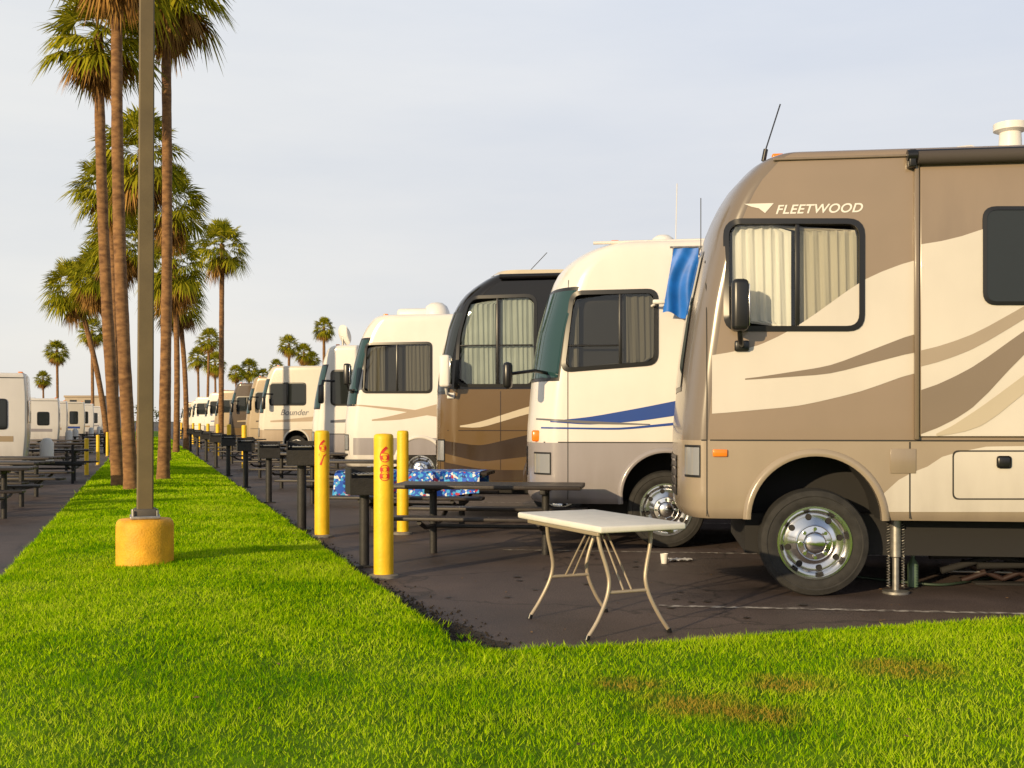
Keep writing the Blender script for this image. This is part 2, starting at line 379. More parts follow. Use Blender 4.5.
# ------------------------------------------------------------------ wheels
def wheel(par,cx,r,y=.03,chrome=True,name='front_wheel',wid=.27):
    k=r/.47
    prof=[(.30*k,wid*.95),(.40*k,wid),(.455*k,wid*.93),(.47*k,wid*.75),(.47*k,wid*.25),(.455*k,wid*.07),(.41*k,0),(.40*k,.006),(.385*k,.003),(.345*k,.008),(.315*k,.03)]
    lathe(name+'_tyre',prof,m_rubber,par,'Y',(cx,y,r),48)
    rim=[(.322*k,.03),(.318*k,.012),(.300*k,.012),(.290*k,.03),(.275*k,.075),(.255*k,.085),(.20*k,.06),(.165*k,.035),(.15*k,.03),(.145*k,.02),(.10*k,.012),(.095*k,-.02),(.07*k,-.035),(0.001,-.037)]
    lathe(name+'_rim',rim,m_chrome if chrome else m_whitep,par,'Y',(cx,y,r),48,sharp=50)
    V=[];Fc=[]
    for j in range(8):
        an=j*math.pi/4+.2; o=len(V)
        for q in range(12):
            b=q*math.pi/6; rr=.228*k+math.sin(b)*.026*k; yy=y+.0575+(rr-.2*k)/(.055*k)*.025-.004
            V.append((cx+math.cos(an)*rr-math.sin(an)*math.cos(b)*.028*k,yy,r+math.sin(an)*rr+math.cos(an)*math.cos(b)*.028*k))
        Fc.append(tuple(range(o,o+12)))
    mobj(name+'_vent_holes',V,Fc,m_dark,par)
    V=[];Fc=[]
    for j in range(8):
        an=j*math.pi/4; a,b=tube_geo([(cx+math.cos(an)*.125*k,y+.02,r+math.sin(an)*.125*k),(cx+math.cos(an)*.125*k,y-.02,r+math.sin(an)*.125*k)],.017*k,6)
        o=len(V); V+=a; Fc+=[tuple(i+o for i in f) for f in b]
    mobj(name+'_lug_nuts',V,Fc,m_chrome,par)

# ------------------------------------------------------------------ motorhome
class RV:
    def __init__(s,name,N,L=9.5,W=2.5,H=3.65,zb=.6,prof=None,D=.3,n=2.6,Rr=.12,base=None,lower=None,seam=1.3,cap=None,upper=None,useam=9,th=TH,scale=(1,1,1)):
        s.N=N; s.L=L; s.W=W; s.H=H; s.zb=zb; s.D=D; s.n=n; s.th=th
        s.e=empty(name,(N[0],N[1],0),th,scale)
        pz=[p[0] for p in prof]; px=[p[1] for p in prof]
        zz=np.linspace(zb-.3,H+.3,241); xx=np.interp(zz,pz,px); ker=np.ones(15)/15
        s.zz=zz; s.xx=np.convolve(np.pad(xx,7,mode='edge'),ker,'valid')
        lv=[(zb,.035),(zb+.04,.01),(zb+.08,0)]
        st=sorted([q for q in list(np.arange(zb+.2,H-Rr-.04,.1))+[seam,useam] if zb+.1<q<H-Rr-.01])
        for q in st: lv.append((q,0))
        for j in range(7):
            a=j/6*math.pi/2; lv.append((H-Rr+Rr*math.sin(a),Rr*(1-math.cos(a))))
        mats=[base or m_white,lower or base,cap or base,upper or base,m_dark]
        V=[];Fc=[];MI=[];K=28;NS=6
        for (z,ins) in lv:
            f=s.f(z); o=[]
            x1=f+D+ins
            for j in range(NS): o.append((L-.1-ins+(x1-(L-.1-ins))*j/(NS),ins))
            for j in range(K+1):
                ph=math.pi*j/K; c,sn=math.cos(ph),max(0,math.sin(ph))
                t=abs(c)**(2/n)*(1 if c>=0 else -1); sx=sn**(2/n)
                o.append((f+D*(1-sx)+ins, W/2-(W/2-ins)*t))
            for j in range(NS): o.append((x1+(L-.1-ins-x1)*(j+1)/NS,W-ins))
            o.append((L-ins,W-.1-ins)); o.append((L-ins,.1+ins))
            s.nn=len(o)
            V+=[(p[0],p[1],z) for p in o]
        nn=s.nn
        for i in range(len(lv)-1):
            zc=(lv[i][0]+lv[i+1][0])/2
            for j in range(nn):
                j2=(j+1)%nn; Fc.append((i*nn+j2,i*nn+j,(i+1)*nn+j,(i+1)*nn+j2))
                mi=1 if zc<seam else (3 if zc>useam else 0)
                if cap and NS<=j<NS+K and mi==0: mi=2
                MI.append(mi)
        Fc.append(tuple(range(nn))); MI.append(4)
        Fc.append(tuple((len(lv)-1)*nn+j for j in range(nn-1,-1,-1))); MI.append(3 if upper else 0)
        s.V,s.Fc,s.MI,s.mats=V,Fc,MI,mats
        s.cut=[]; s.cutbox=[]
    def f(s,z): return float(np.interp(z,s.zz,s.xx))
    def ys(s,x,z):
        f=s.f(z)
        if x>=f+s.D: return 0.0
        u=1-max(0,(x-f))/s.D; t=max(0,1-u**s.n)**(1/s.n); return s.W/2*(1-t)
    def cv(s,u,v):
        k=(u-512)/F; c,n=math.cos(s.th),math.sin(s.th)
        q=(k*s.N[1]-s.N[0])/(c-k*n); Y=s.N[1]+n*q
        return (q,EYE+(421-v)/F*Y)
    def fp(s,ph,z,off):
        def g(p):
            c,sn=math.cos(p),max(0,math.sin(p)); t=abs(c)**(2/s.n)*(1 if c>=0 else -1); sx=sn**(2/s.n)
            return Vector((s.f(z)+s.D*(1-sx),s.W/2-s.W/2*t))
        a,b=g(max(1e-3,ph-.02)),g(min(math.pi-1e-3,ph+.02)); t=(b-a).normalized(); nr=Vector((-t.y,t.x))
        if nr.x>0: nr=-nr
        p=g(ph)+nr*off; return (p.x,p.y,z)
    def front(s,name,p0,p1,z0,z1,mat,off=.006,nc=24,nr=10,slant=0):
        p0,p1=math.radians(p0),math.radians(p1); V=[];Fc=[]
        for i in range(nr+1):
            for j in range(nc+1): V.append(s.fp(p0+(p1-p0)*j/nc,z0+(z1-z0)*i/nr,off))
        for i in range(nr):
            for j in range(nc): a=i*(nc+1)+j; Fc.append((a+1,a,a+nc+1,a+nc+2))
        return mobj(name,V,Fc,mat,s.e,True)
    def strip(s,name,up,lo,mat,off=.003,px=True,n=40,rows=5):
        if px: up=[s.cv(*p) for p in up]; lo=[s.cv(*p) for p in lo]
        x0=max(up[0][0],lo[0][0]); x1=min(up[-1][0],lo[-1][0])
        def sm(P,x):
            xs=[p[0] for p in P]; zs=[p[1] for p in P]; w=(x1-x0)*.08
            return (np.interp(x-w,xs,zs)+2*np.interp(x,xs,zs)+np.interp(x+w,xs,zs))/4
        V=[];Fc=[]
        for i in range(n+1):
            x=x0+(x1-x0)*i/n; a,b=float(sm(lo,x)),float(sm(up,x))
            if b<a+.001: b=a+.001
            for j in range(rows+1):
                z=a+(b-a)*j/rows; V.append((x,s.ys(x,z)-off,z))
        for i in range(n):
            for j in range(rows): q=i*(rows+1)+j; Fc.append((q,q+rows+1,q+rows+2,q+1))
        return mobj(name,V,Fc,mat,s.e,True)
    def vseam(s,x,z0,z1,w=.012,off=.004,mat=None):
        return s.strip('panel_seam',[(x,z1),(x+w,z1)],[(x,z0),(x+w,z0)],mat or m_seam,off,px=False,n=1,rows=12)
    def hseam(s,z,x0,x1,w=.012,off=.004,mat=None):
        return s.strip('panel_seam',[(x0,z+w),(x1,z+w)],[(x0,z),(x1,z)],mat or m_seam,off,px=False,n=50,rows=1)
    def window(s,pts,r=.1,px=True,mull=(),curt=None,recess=True,yo=0.0,frame=.035,inner=None,fm=None,hbar=None):
        if px: pts=[s.cv(*p) for p in pts]
        inn=round_poly(pts,r); out=round_poly(offset_poly(pts,frame),r+frame*.8)
        k=len(inn); V=[];Fc=[]
        for L_,o in ((out,-.012),(inn,-.016),(inn,.05 if recess else -.001),(out,.02 if recess else -.001)):
            for p in L_:
                V.append((p.x,s.ys(p.x,p.y)+o+yo,p.y))
        for q in range(3):
            for i in range(k):
                j=(i+1)%k; Fc.append((q*k+i,q*k+j,(q+1)*k+j,(q+1)*k+i))
        mobj('window_frame',V,Fc,fm or m_black,s.e,True,sharp=40)
        xs=[p.x for p in inn]; zs=[p.y for p in inn]; x0,x1,z0,z1=min(xs),max(xs),min(zs),max(zs)
        if recess:
            ymax=max(s.ys(p.x,p.y) for p in inn)
            b=[Vector((p.x,p.y)) for p in inn]; V=[(p.x,-.2,p.y) for p in b]+[(p.x,.19+ymax,p.y) for p in b]
            Fc=[tuple(range(k)),tuple(range(2*k-1,k-1,-1))]+[(i,i+k,(i+1)%k+k,(i+1)%k) for i in range(k)]
            s.cut.append((V,Fc)); s.cutbox.append((x0,x1,z0,z1))
            mobj('window_interior',[(p.x,.165+ymax,p.y) for p in b],[tuple(range(k))],m_dark,s.e)
            V=[];Fc=[];NR=14;NC=14
            for i in range(NR+1):
                z=z0+.004+(z1-z0-.008)*i/NR; ab=inside_x(inn,z) or (x0,x1)
                for j in range(NC+1):
                    x=ab[0]+(ab[1]-ab[0])*j/NC; V.append((x,s.ys(x,z)+.02,z))
            for i in range(NR):
                for j in range(NC): q=i*(NC+1)+j; Fc.append((q,q+1,q+NC+2,q+NC+1))
            mobj('window_glass',V,Fc,m_glass,s.e,True)
            for (c0,c1,cm) in (curt or ()):
                xa,xb=x0+(x1-x0)*c0,x0+(x1-x0)*c1; nx=int((xb-xa)/.008)+2; V=[];Fc=[];nz=16
                for i in range(nx):
                    for j in range(nz+1):
                        z=z0+.006+(z1-z0-.012)*j/nz; ab=inside_x(inn,z) or (x0,x1)
                        x=min(max(xa+(xb-xa)*i/(nx-1),ab[0]+.004),ab[1]-.004)
                        ph=x*2*math.pi/.085+.9*math.sin(x*9)+.9*z+1.3*math.sin(x*23)*.4
                        V.append((x,s.ys(x,z)+.085+.011*math.sin(ph)+.004*math.sin(ph*2.3+z*3),z))
                for i in range(nx-1):
                    for j in range(nz): q=i*(nz+1)+j; Fc.append((q,q+nz+1,q+nz+2,q+1))
                mobj('curtain',V,Fc,cm,s.e,True)
        else:
            mobj('window_glass',[(p.x,s.ys(p.x,p.y)+yo-.006,p.y) for p in inn],[tuple(range(k))],inner or m_tint,s.e)
        for mu in mull:
            xm=x0+(x1-x0)*mu; box('window_mullion',(.035,.03,(z1-z0)-.005),(xm,s.ys(xm,(z0+z1)/2)+yo+(.012 if recess else -.012),(z0+z1)/2),m_black,s.e,.004)
        if hbar:
            a,b_,zf=hbar; zz=z0+(z1-z0)*zf; xa,xb=x0+(x1-x0)*a+.02,x0+(x1-x0)*b_-.02
            tube('window_transom',[(xa+(xb-xa)*q/8,s.ys(xa+(xb-xa)*q/8,zz)+.010,zz) for q in range(9)],.013,m_black,s.e,6)
        return (x0,x1,z0,z1)
    def arch(s,cx,r,zc,trim=None,tw=.06):
        k=32; V=[];
        for y in (-.3,.55):
            for i in range(k): an=2*math.pi*i/k; V.append((cx+r*math.cos(an),y,zc+r*math.sin(an)))
        Fc=[tuple(range(k-1,-1,-1)),tuple(range(k,2*k))]+[(i,(i+1)%k,(i+1)%k+k,i+k) for i in range(k)]
        s.cut.append((V,Fc)); s.cutbox.append((cx-r,cx+r,zc-r,zc+r))
        if trim:
            V=[];Fc=[];m=30
            a0=math.asin(max(-1,min(1,(s.zb-zc)/(r+tw))))
            for i in range(m+1):
                an=a0+(math.pi-2*a0)*i/m
                for (rr,y) in ((r+tw,-.001),(r+tw-.015,-.022),(r+.01,-.03),(r-.008,-.02),(r-.008,.05)):
                    V.append((cx+rr*math.cos(an),y,zc+rr*math.sin(an)))
            for i in range(m):
                for j in range(4): q=i*5+j; Fc.append((q,q+5,q+6,q+1))
            mobj('wheel_arch_trim',V,Fc,trim,s.e,True,sharp=50)
    def finish(s,boolean=True):
        o=mobj('body_shell',s.V,s.Fc,s.mats,s.e,True,midx=s.MI,sharp=35)
        if boolean and s.cut:
            cs=[]
            for V,Fc in s.cut:
                c=mobj('cutter',V,Fc,m_dark,s.e); 
                bm=bmesh.new(); bm.from_mesh(c.data); bmesh.ops.recalc_face_normals(bm,faces=bm.faces); bm.to_mesh(c.data); bm.free()
                md=o.modifiers.new('b','BOOLEAN'); md.object=c; md.operation='DIFFERENCE'; md.solver='EXACT'; cs.append(c)
            bpy.context.view_layer.update()
            dg=bpy.context.evaluated_depsgraph_get(); me=bpy.data.meshes.new_from_object(o.evaluated_get(dg))
            o.modifiers.clear(); o.data=me
            for c in cs: bpy.data.objects.remove(c)
            if len(me.materials)<5:
                for m in s.mats[len(me.materials):]: me.materials.append(m)
            for p in me.polygons:
                c=p.center
                if c.y<.008+s.ys(c.x,c.z) or c.y>.9: continue
                for (x0,x1,z0,z1) in s.cutbox:
                    if x0-.01<=c.x<=x1+.01 and z0-.01<=c.z<=z1+.01 and c.y>s.ys(c.x,c.z)+.01: p.material_index=4
            me.set_sharp_from_angle(angle=math.radians(30))
        box('chassis',(s.L-1.2,s.W-.7,s.zb-.3),(s.L/2,s.W/2,s.zb/2+.17),m_dark,s.e)
    def wheels(s,cx,r=.44,rear=None,chrome=True):
        wheel(s.e,cx,r,.04,chrome)
        wheel(s.e,rear or s.L-2.8,r,.04,chrome,'rear_wheel')
        for x in (cx,rear or s.L-2.8):
            lathe('offside_tyre',[(.3*r/.47,0),(r-.01,.01),(r,.06),(r,.2),(r-.01,.26),(.3*r/.47,.27),(.28*r/.47,.1),(.001,.1)],m_rubber,s.e,'Y',(x,s.W-.31,r),32)
            tube('axle',[(x,.2,r),(x,s.W-.2,r)],.06,m_dark,s.e)
    def mirror(s,u,v,h=.4,w=.14,out=.26,mat=None,arm=True):
        x,z=s.cv(u,v); m=mat or m_black
        box('side_mirror',(w*.8,w*1.1,h),(x,-out,z),m,s.e,.04,seg=3)
        box('mirror_glass',(.008,w*.85,h*.8),(x+w*.4+.003,-out,z),m_chrome,s.e,.003)
        if arm:
            tube('mirror_arm',[(x,-out,z-h*.45),(x+.01,-out*.8,z-h*.7),(x+.03,s.ys(x+.03,z-h*.75)-.02,z-h*.75)],.022,m,s.e)
            box('mirror_base',(.12,.04,.09),(x+.03,s.ys(x+.03,z-h*.75)-.02,z-h*.75),m,s.e,.015)
    def roof(s,ac=(3,),dome=None,ant=None,mat=None):
        for x in ac:
            box('roof_air_conditioner',(.95,.7,.26),(x,s.W/2,s.H+.13),mat or m_whitep,s.e,.09,seg=4)
        if dome:
            x,y,r=dome
            lathe('satellite_dome',[(r,0),(r*1.02,r*.25),(r*.98,r*.55),(r*.8,r*.95),(r*.45,r*1.2),(.001,r*1.27)],m_whitep,s.e,'Z',(x,y,s.H-.01),28)
        if ant:
            x,y,h,lx=ant; tube('roof_antenna',[(x,y,s.H-.02),(x+.02,y,s.H+.08)],.02,m_black,s.e); tube('antenna_whip',[(x+.01,y,s.H+.05),(x+lx,y,s.H+h)],.006,m_black,s.e,6)
        for j,y in enumerate((.3,.8,s.W/2,s.W-.8,s.W-.3)):
            box('clearance_light',(.10,.07,.05),(s.f(s.H-.05)+s.D*.6+.08,y,s.H+.012),m_amber,s.e,.015)
    def nose(s,grille=True,hz=(.85,1.15),wz=(1.75,2.9),wph=(14,166),glass=None,hp=(22,42),tp=None):
        s.front('windshield_seal',wph[0]-2,wph[1]+2,wz[0]-.04,wz[1]+.04,m_black,.004)
        s.front('windshield',wph[0],wph[1],wz[0],wz[1],glass or m_teal,.009)
        s.front('windshield_pillar',89.3,90.7,wz[0],wz[1],m_black,.014,nc=2)
        for a,b in (hp,(180-hp[1],180-hp[0])):
            s.front('headlight_bezel',a-1,b+1.5,hz[0]-.02,hz[1]+.02,m_black,.008,nc=12)
            s.front('headlight',a,b,hz[0],hz[1],m_headl,.013,nc=12)
        if tp:
            for a,b in (tp,(180-tp[1],180-tp[0])): s.front('turn_signal',a,b,hz[0],hz[1],m_amber,.010,nc=4)
        if grille:
            s.front('grille',60,120,.8,1.15,m_black,.008)
            for z in (.87,.95,1.03,1.1): s.front('grille_bar',61,119,z,z+.018,m_chrome,.014,nr=1)

# ---- near motorhome (tan)
tan=paint('tan_paint',(.265,.205,.150)); tan_l=paint('light_tan_paint',(.34,.28,.21)); tancap=paint('taupe_cap_paint',(.18,.147,.118))
cream=paint('cream_paint',(.62,.58,.52)); beige=paint('beige_paint',(.48,.42,.32)); tan_d=paint('bronze_stripe_paint',(.21,.165,.12))
profA=[(.3,.05),(.6,.02),(.75,0),(1.37,0),(1.95,.06),(2.45,.13),(3.1,.27),(3.35,.38),(3.5,.48),(3.62,.62),(3.8,.8)]
A=RV('motorhome',(1.356,9.157),L=9.8,H=3.68,zb=.64,prof=profA,D=.27,n=2.6,Rr=.10,base=tan,lower=tan_l,seam=1.29,cap=tancap)
A.nose(wph=(62,118),hz=(1.0,1.23),hp=(9,34))
A.window([(729,224),(859,224),(859,326),(729,326)],r=.1,mull=(.53,),curt=((0.03,.49,m_curtain),(.56,1.0,m_curtain_b)),frame=.045)
A.strip('cream_swoosh',[(712,356),(760,346),(800,325),(865,278),(918,258)],[(712,414),(800,406),(860,392),(918,371)],cream)
A.strip('bronze_stripe',[(745,379),(830,366),(918,332)],[(745,380),(830,374),(918,351)],tan_d,off=.006)
A.strip('cream_lower_swoosh',[(884,506),(893,490),(910,470),(940,447),(1500,441)],[(884,512),(893,512),(910,512),(940,512),(1500,512)],cream)
sx=A.cv(918,300)[0]
A.hseam(1.285,.03,9.5); A.vseam(A.cv(710,300)[0]-.03,.66,3.55,.008); A.vseam(sx-.07,.66,1.28)
box('slide_out_room',(4.6,.3,2.22),(sx+2.3,.115,2.43),tan,A.e,.02)
box('slide_out_flange',(.035,.05,2.26),(sx-.018,-.03,2.43),tan_d,A.e,.008)
y0=.038
A.strip('slide_cream',[(920,246),(960,238),(1024,214),(1200,150)],[(920,436),(960,436),(1024,436),(1200,436)],cream,off=y0)
A.strip('slide_stripe',[(920,352),(970,336),(1024,306),(1130,240)],[(920,368),(970,351),(1024,319),(1130,246)],tan_l,off=y0+.003)
A.strip('slide_stripe',[(920,392),(970,369),(1024,330),(1130,262)],[(920,436),(970,411),(1024,352),(1130,272)],tan_d,off=y0+.003)
A.strip('slide_stripe',[(935,436),(980,407),(1024,374),(1130,300)],[(935,437),(980,428),(1024,392),(1130,310)],beige,off=y0+.006)
A.window([(985,211),(1120,211),(1120,302),(985,302)],r=.08,recess=False,yo=-.036,frame=.03,mull=(.5,))
A.window([(1190,225),(1290,225),(1290,302),(1190,302)],r=.08,recess=False,yo=-.036,frame=.03)
for (u0,u1) in ((953,1070),(1085,1200)):
    P=[A.cv(u0,451),A.cv(u1,451),A.cv(u1,499),A.cv(u0,499)]; out=round_poly(offset_poly(P,.006),.05); inn=round_poly(offset_poly(P,-.006),.045); k=len(out)
    mobj('bay_door_gap',[(p.x,-.005,p.y) for p in out]+[(p.x,-.005,p.y) for p in inn],[(i,(i+1)%k,(i+1)%k+k,i+k) for i in range(k)],m_seam,A.e)
    x,z=A.cv((u0+u1)/2-8,462); box('bay_door_latch',(.11,.02,.1),(x,-.012,z),m_black,A.e,.02)
x,z=A.cv(720,453); box('side_marker_light',(.12,.02,.06),(x,A.ys(x,z)-.012,z),m_amber,A.e,.008)
x,z=A.cv(903,461); box('side_vent_panel',(.20,.008,.2),(x,-.006,z),tan_l,A.e,.003)
A.arch(1.14,.53,.64,trim=tan_l,tw=.055); A.wheels(1.14,.445)
A.mirror(738,308,h=.42,w=.17,out=.2)
A.roof(ac=(4.2,7.5),ant=(.75,.3,.46,.14))
box('roof_satellite_base',(.28,.3,.12),(2.78,.9,3.74),m_whitep,A.e,.03)
lathe('roof_vent_stack',[(.10,0),(.09,.2),(.14,.22),(.14,.28),(.001,.3)],m_whitep,A.e,'Z',(2.93,.9,3.78),20)
tube('roof_wire',[(2.72,.9,3.83),(2.6,.9,3.88),(2.48,.9,3.87)],.008,m_whitep,A.e,6)
tube('awning_roller',[(sx-.1,-.07,3.585),(8.8,-.07,3.585)],.045,m_black,A.e,14)
tube('awning_wrap',[(sx-.02,-.075,3.565),(8.7,-.075,3.565)],.056,M('awning_fabric',(.06,.05,.045),.8),A.e,14)
box('awning_bracket',(.06,.1,.14),(sx-.06,-.05,3.56),m_black,A.e,.01)
box('drip_rail',(8.6,.03,.02),(5.1,-.008,3.60),tan_d,A.e,.004)
V,Fc=text_geo('FLEETWOOD',.115,1.05,.3,.018)
tx,tz=A.cv(775,214); w_=max(v[0] for v in V); mobj('side_lettering',[(tx+v[0]*(A.cv(863,214)[0]-tx)/w_,-.004,tz+v[1]*.9) for v in V],Fc,m_whitep,A.e)
tx,tz=A.cv(744,210); mobj('wing_emblem',[(tx,-.004,tz+.05),(tx+.24,-.004,tz+.05),(tx+.17,-.004,tz-.03),(tx+.12,-.004,tz+.01),(tx+.06,-.004,tz+.025)],[(0,4,3,2,1)],m_whitep,A.e)
jx,_=A.cv(905,560)
lathe('levelling_jack',[(.001,0),(.11,0),(.11,.02),(.028,.03),(.028,.3),(.045,.31),(.045,.7),(.001,.7)],m_steel,A.e,'Z',(jx,.35,0),20)
V=[];Fc=[]
for q in (-.06,.06):
    a,b=tube_geo([(jx+q+.013*math.cos(t*1.2),.35+.013*math.sin(t*1.2),.05+t*.0045) for t in range(120)],.0035,5); o=len(V); V+=a; Fc+=[tuple(i+o for i in f) for f in b]
mobj('jack_springs',V,Fc,m_steel,A.e)
for j,(x0_,z0_,x1_,z1_) in enumerate(((2.3,.15,3.2,.42),(2.35,.42,3.3,.12),(1.8,.5,3.4,.5),(2.1,.33,2.12,.6),(2.6,.2,4.2,.25),(2.2,.28,2.9,.3))):
    tube('suspension_link',[(x0_,.7,z0_),(x1_,.75,z1_)],.03,m_dark,A.e)
box('holding_tank',(1.6,1.0,.3),(4.2,1.0,.48),m_dark,A.e,.03)
A.finish()

# ---- white motorhome with blue stripe
blue=paint('blue_paint',(.015,.06,.30)); grayl=paint('grey_lower_paint',(.32,.30,.32)); grayd=M('grey_stripe',(.12,.12,.14),.4)
profB=[(.3,-.07),(.5,-.10),(.7,-.12),(1.3,-.12),(1.9,-.07),(2.5,.02),(2.96,.15),(3.2,.24),(3.36,.4),(3.45,.58),(3.6,.8)]
B=RV('motorhome',(.18,12.67),L=9.5,H=3.52,zb=.5,prof=profB,D=.52,n=2.4,Rr=.14,base=m_white,lower=grayl,seam=1.2)
B.nose(wz=(1.95,2.95),wph=(9,171),hp=(12,36),hz=(.85,1.07))
B.window([(574,295),(654,293),(654,361),(565,368)],r=.09,mull=(.62,),curt=((.0,.14,m_curtain_d),(.66,1,m_curtain_d),),frame=.05,hbar=(.0,.62,.3))
B.strip('blue_stripe',[(550,421),(590,417),(640,408),(700,396)],[(550,422),(590,425),(640,421),(700,412)],blue)
B.strip('grey_stripe',[(534,418),(590,421),(650,424)],[(534,419.5),(590,424),(650,425)],grayd,off=.006)
B.strip('thin_blue_stripe',[(540,427),(620,428),(700,420)],[(540,428.5),(620,430),(700,423)],blue,off=.005)
B.hseam(1.2,.0,9.3); B.vseam(.46,.55,3.3,.008); B.vseam(2.05,.55,1.2,.008)
x,z=B.cv(536,436); box('side_marker_light',(.13,.03,.13),(x+.0,B.ys(x+.0,z)-.012,z),m_amber,B.e,.02)
B.arch(1.58,.5,.6,trim=grayl,tw=.05); B.wheels(1.58,.44)
B.roof(ac=(3.6,7),dome=(1.55,.9,.16))
tube('roof_antenna',[(1.7,1.0,3.5),(1.72,1.0,4.35)],.006,m_whitep,B.e,6)
tube('mirror_arm',[(.25,.2,2.0),(.1,-.2,2.02),(-.15,-.35,1.98)],.02,m_black,B.e)
box('offside_mirror_head',(.10,.16,.3),(-.18,-.38,1.96),m_black,B.e,.04)
tube('roof_rail',[(.75,.1,3.5),(9.2,.1,3.55)],.02,m_white,B.e,8)
V,Fc=tube_geo([(1.42,-.05,2.75),(1.5,-.2,2.78)],.015); mobj('porch_light_arm',V,Fc,m_whitep,B.e); box('porch_light',(.14,.06,.05),(1.5,-.2,2.78),m_whitep,B.e,.015)
B.finish()

# ---- brown and black motorhome
brn=paint('brown_paint',(.13,.078,.028),.15); blk=M('black_cap_paint',(.008,.007,.007),.08); crm3=paint('cream_stripe_paint',(.55,.48,.36)); brd=paint('dark_brown_paint',(.030,.018,.012),.12)
profC=[(.3,-.08),(.5,-.14),(1.7,-.14),(2.3,-.08),(2.9,.05),(3.25,.18),(3.45,.34),(3.6,.58),(3.8,.9)]
Cc=RV('motorhome',(-1.169,16.73),L=10,H=3.72,zb=.5,prof=profC,D=.50,n=2.5,Rr=.12,base=blk,lower=brn,seam=1.93,cap=blk)
Cc.nose(wz=(1.9,3.1),wph=(16,164),glass=m_tint)
Cc.window([(470,299),(534,297),(534,384),(458,384),(460,335)],r=.14,mull=(.52,),curt=((0.03,.48,m_shade),(.55,1,m_shade)),frame=.05,hbar=(.0,1.0,.45))
Cc.strip('cream_roof_edge',[(486,271),(500,270),(600,269),(700,268)],[(486,273.5),(500,274),(600,274),(700,273)],crm3)
Cc.strip('cream_swoosh',[(460,426),(480,422),(527,407),(560,398)],[(460,427),(480,428),(527,414),(560,408)],crm3)
Cc.strip('dark_swoosh',[(438,440),(480,446),(540,432)],[(438,452),(480,462),(540,455)],brd)
Cc.strip('bottom_band',[(438,460),(480,470),(700,470)],[(438,481),(480,481),(700,481)],brd,off=.005)
Cc.arch(1.9,.5,.6,trim=brd); Cc.wheels(1.9,.46)
Cc.mirror(449,372,h=.48,w=.2,out=.28,mat=m_whitep,arm=True)
tube('awning_roller',[(1.0,-.06,3.62),(9,-.06,3.66)],.04,blk,Cc.e)
Cc.roof(ac=(4,7.5),ant=(1.35,.6,.35,.3))
Cc.hseam(1.3,.0,9.5,mat=brd); Cc.vseam(1.0,.55,1.9,.01,mat=brd)
Cc.finish()

# ---- white motorhome, beige graphics
bg=paint('beige_graphic_paint',(.42,.33,.24))
profD=[(.3,-.13),(.5,-.2),(1.3,-.2),(2.0,-.12),(2.6,.0),(3.1,.13),(3.4,.25),(3.7,.5)]
Dd=RV('motorhome',(-3.49,23),L=9.5,H=3.67,zb=.5,prof=profD,D=.48,n=2.6,Rr=.1,base=m_white)
Dd.nose(wz=(1.8,3.15),wph=(9,171))
Dd.window([(367,345),(430,344),(430,391),(364,391)],r=.08,mull=(.5,),curt=((0,.3,m_curtain_d),(.62,1,m_curtain_d)),frame=.05)
Dd.strip('beige_swoosh',[(372,420),(400,414),(445,402),(500,396)],[(372,421),(400,420),(445,412),(500,409)],bg)
Dd.strip('beige_swoosh',[(352,404),(400,408),(445,414),(500,420)],[(352,405),(400,411),(445,418),(500,426)],bg,off=.005)
Dd.strip('grey_lower_band',[(348,438),(600,438)],[(348,455),(600,455)],grayl,off=.004)
Dd.arch(1.6,.5,.6,trim=m_white); Dd.wheels(1.6,.44)
Dd.roof(ac=(4,),dome=(1.75,1.0,.28)); Dd.mirror(351,375,h=.45,w=.16,out=.28)
box('roof_storage_pod',(.9,.8,.25),(1.35,1.2,3.75),m_whitep,Dd.e,.08)
Dd.finish()

# ---- more distant motorhomes
def far_rv(N,H,col,low,winc,wins,prof=profD,L=9,strip=None,dome=None,ac=(3.5,),mir=True,cap=None):
    R=RV('motorhome',N,L=L,H=H,zb=.5,prof=prof,D=.45,n=2.6,Rr=.1,base=col,lower=low,seam=1.1,cap=cap)
    R.nose(wz=(1.8,H-.55),wph=(9,171))
    for (x0,z0,x1,z1) in wins:
        R.window([(x0,z1),(x1,z1),(x1,z0),(x0,z0)],r=.1,px=False,mull=(.5,),recess=False,inner=winc,frame=.05)
    if strip:
        R.strip('body_stripe',[(.5,1.45),(3,1.7),(8.5,2.0)],[(.5,1.4),(3,1.45),(8.5,1.6)],strip,px=False)
    R.hseam(1.1,.1,L-.2,w=.02)
    R.arch(1.55,.5,.6,trim=col); R.wheels(1.55,.44); R.roof(ac=ac,dome=dome)
    if mir:
        box('side_mirror',(.14,.16,.5),(.35,-.34,2.15),m_black,R.e,.05); tube('mirror_arm',[(.6,0,2.5),(.38,-.3,2.5),(.36,-.34,2.3)],.03,m_black,R.e)
    R.finish(); return R
tanp=paint('sand_paint',(.38,.29,.18)); dkb=paint('bronze_paint',(.10,.075,.055),.12); crmw=paint('ivory_paint',(.66,.61,.52))
R5=far_rv((-5.27,29),3.45,m_white,grayl,m_tint,[(.55,1.9,1.6,2.75),(2.4,2.0,3.4,2.7)],strip=grayd,dome=(2.2,1.2,.25))
R6=far_rv((-9.93,43),3.6,crmw,bg,m_tint,[(.5,2.1,1.9,2.9),(2.6,2.1,3.6,2.8)],strip=bg,dome=(3.2,1.2,.3))
V,Fc=text_geo('Bounder',.32,1,.3); mobj('side_lettering',[(.9+v[0],-.006,1.68+v[1]) for v in V],Fc,grayd,R6.e)
V,Fc=tube_geo([(.6,.8,3.4),(.6,.8,3.75)],.03); mobj('dish_mast',V,Fc,m_steel,R5.e)
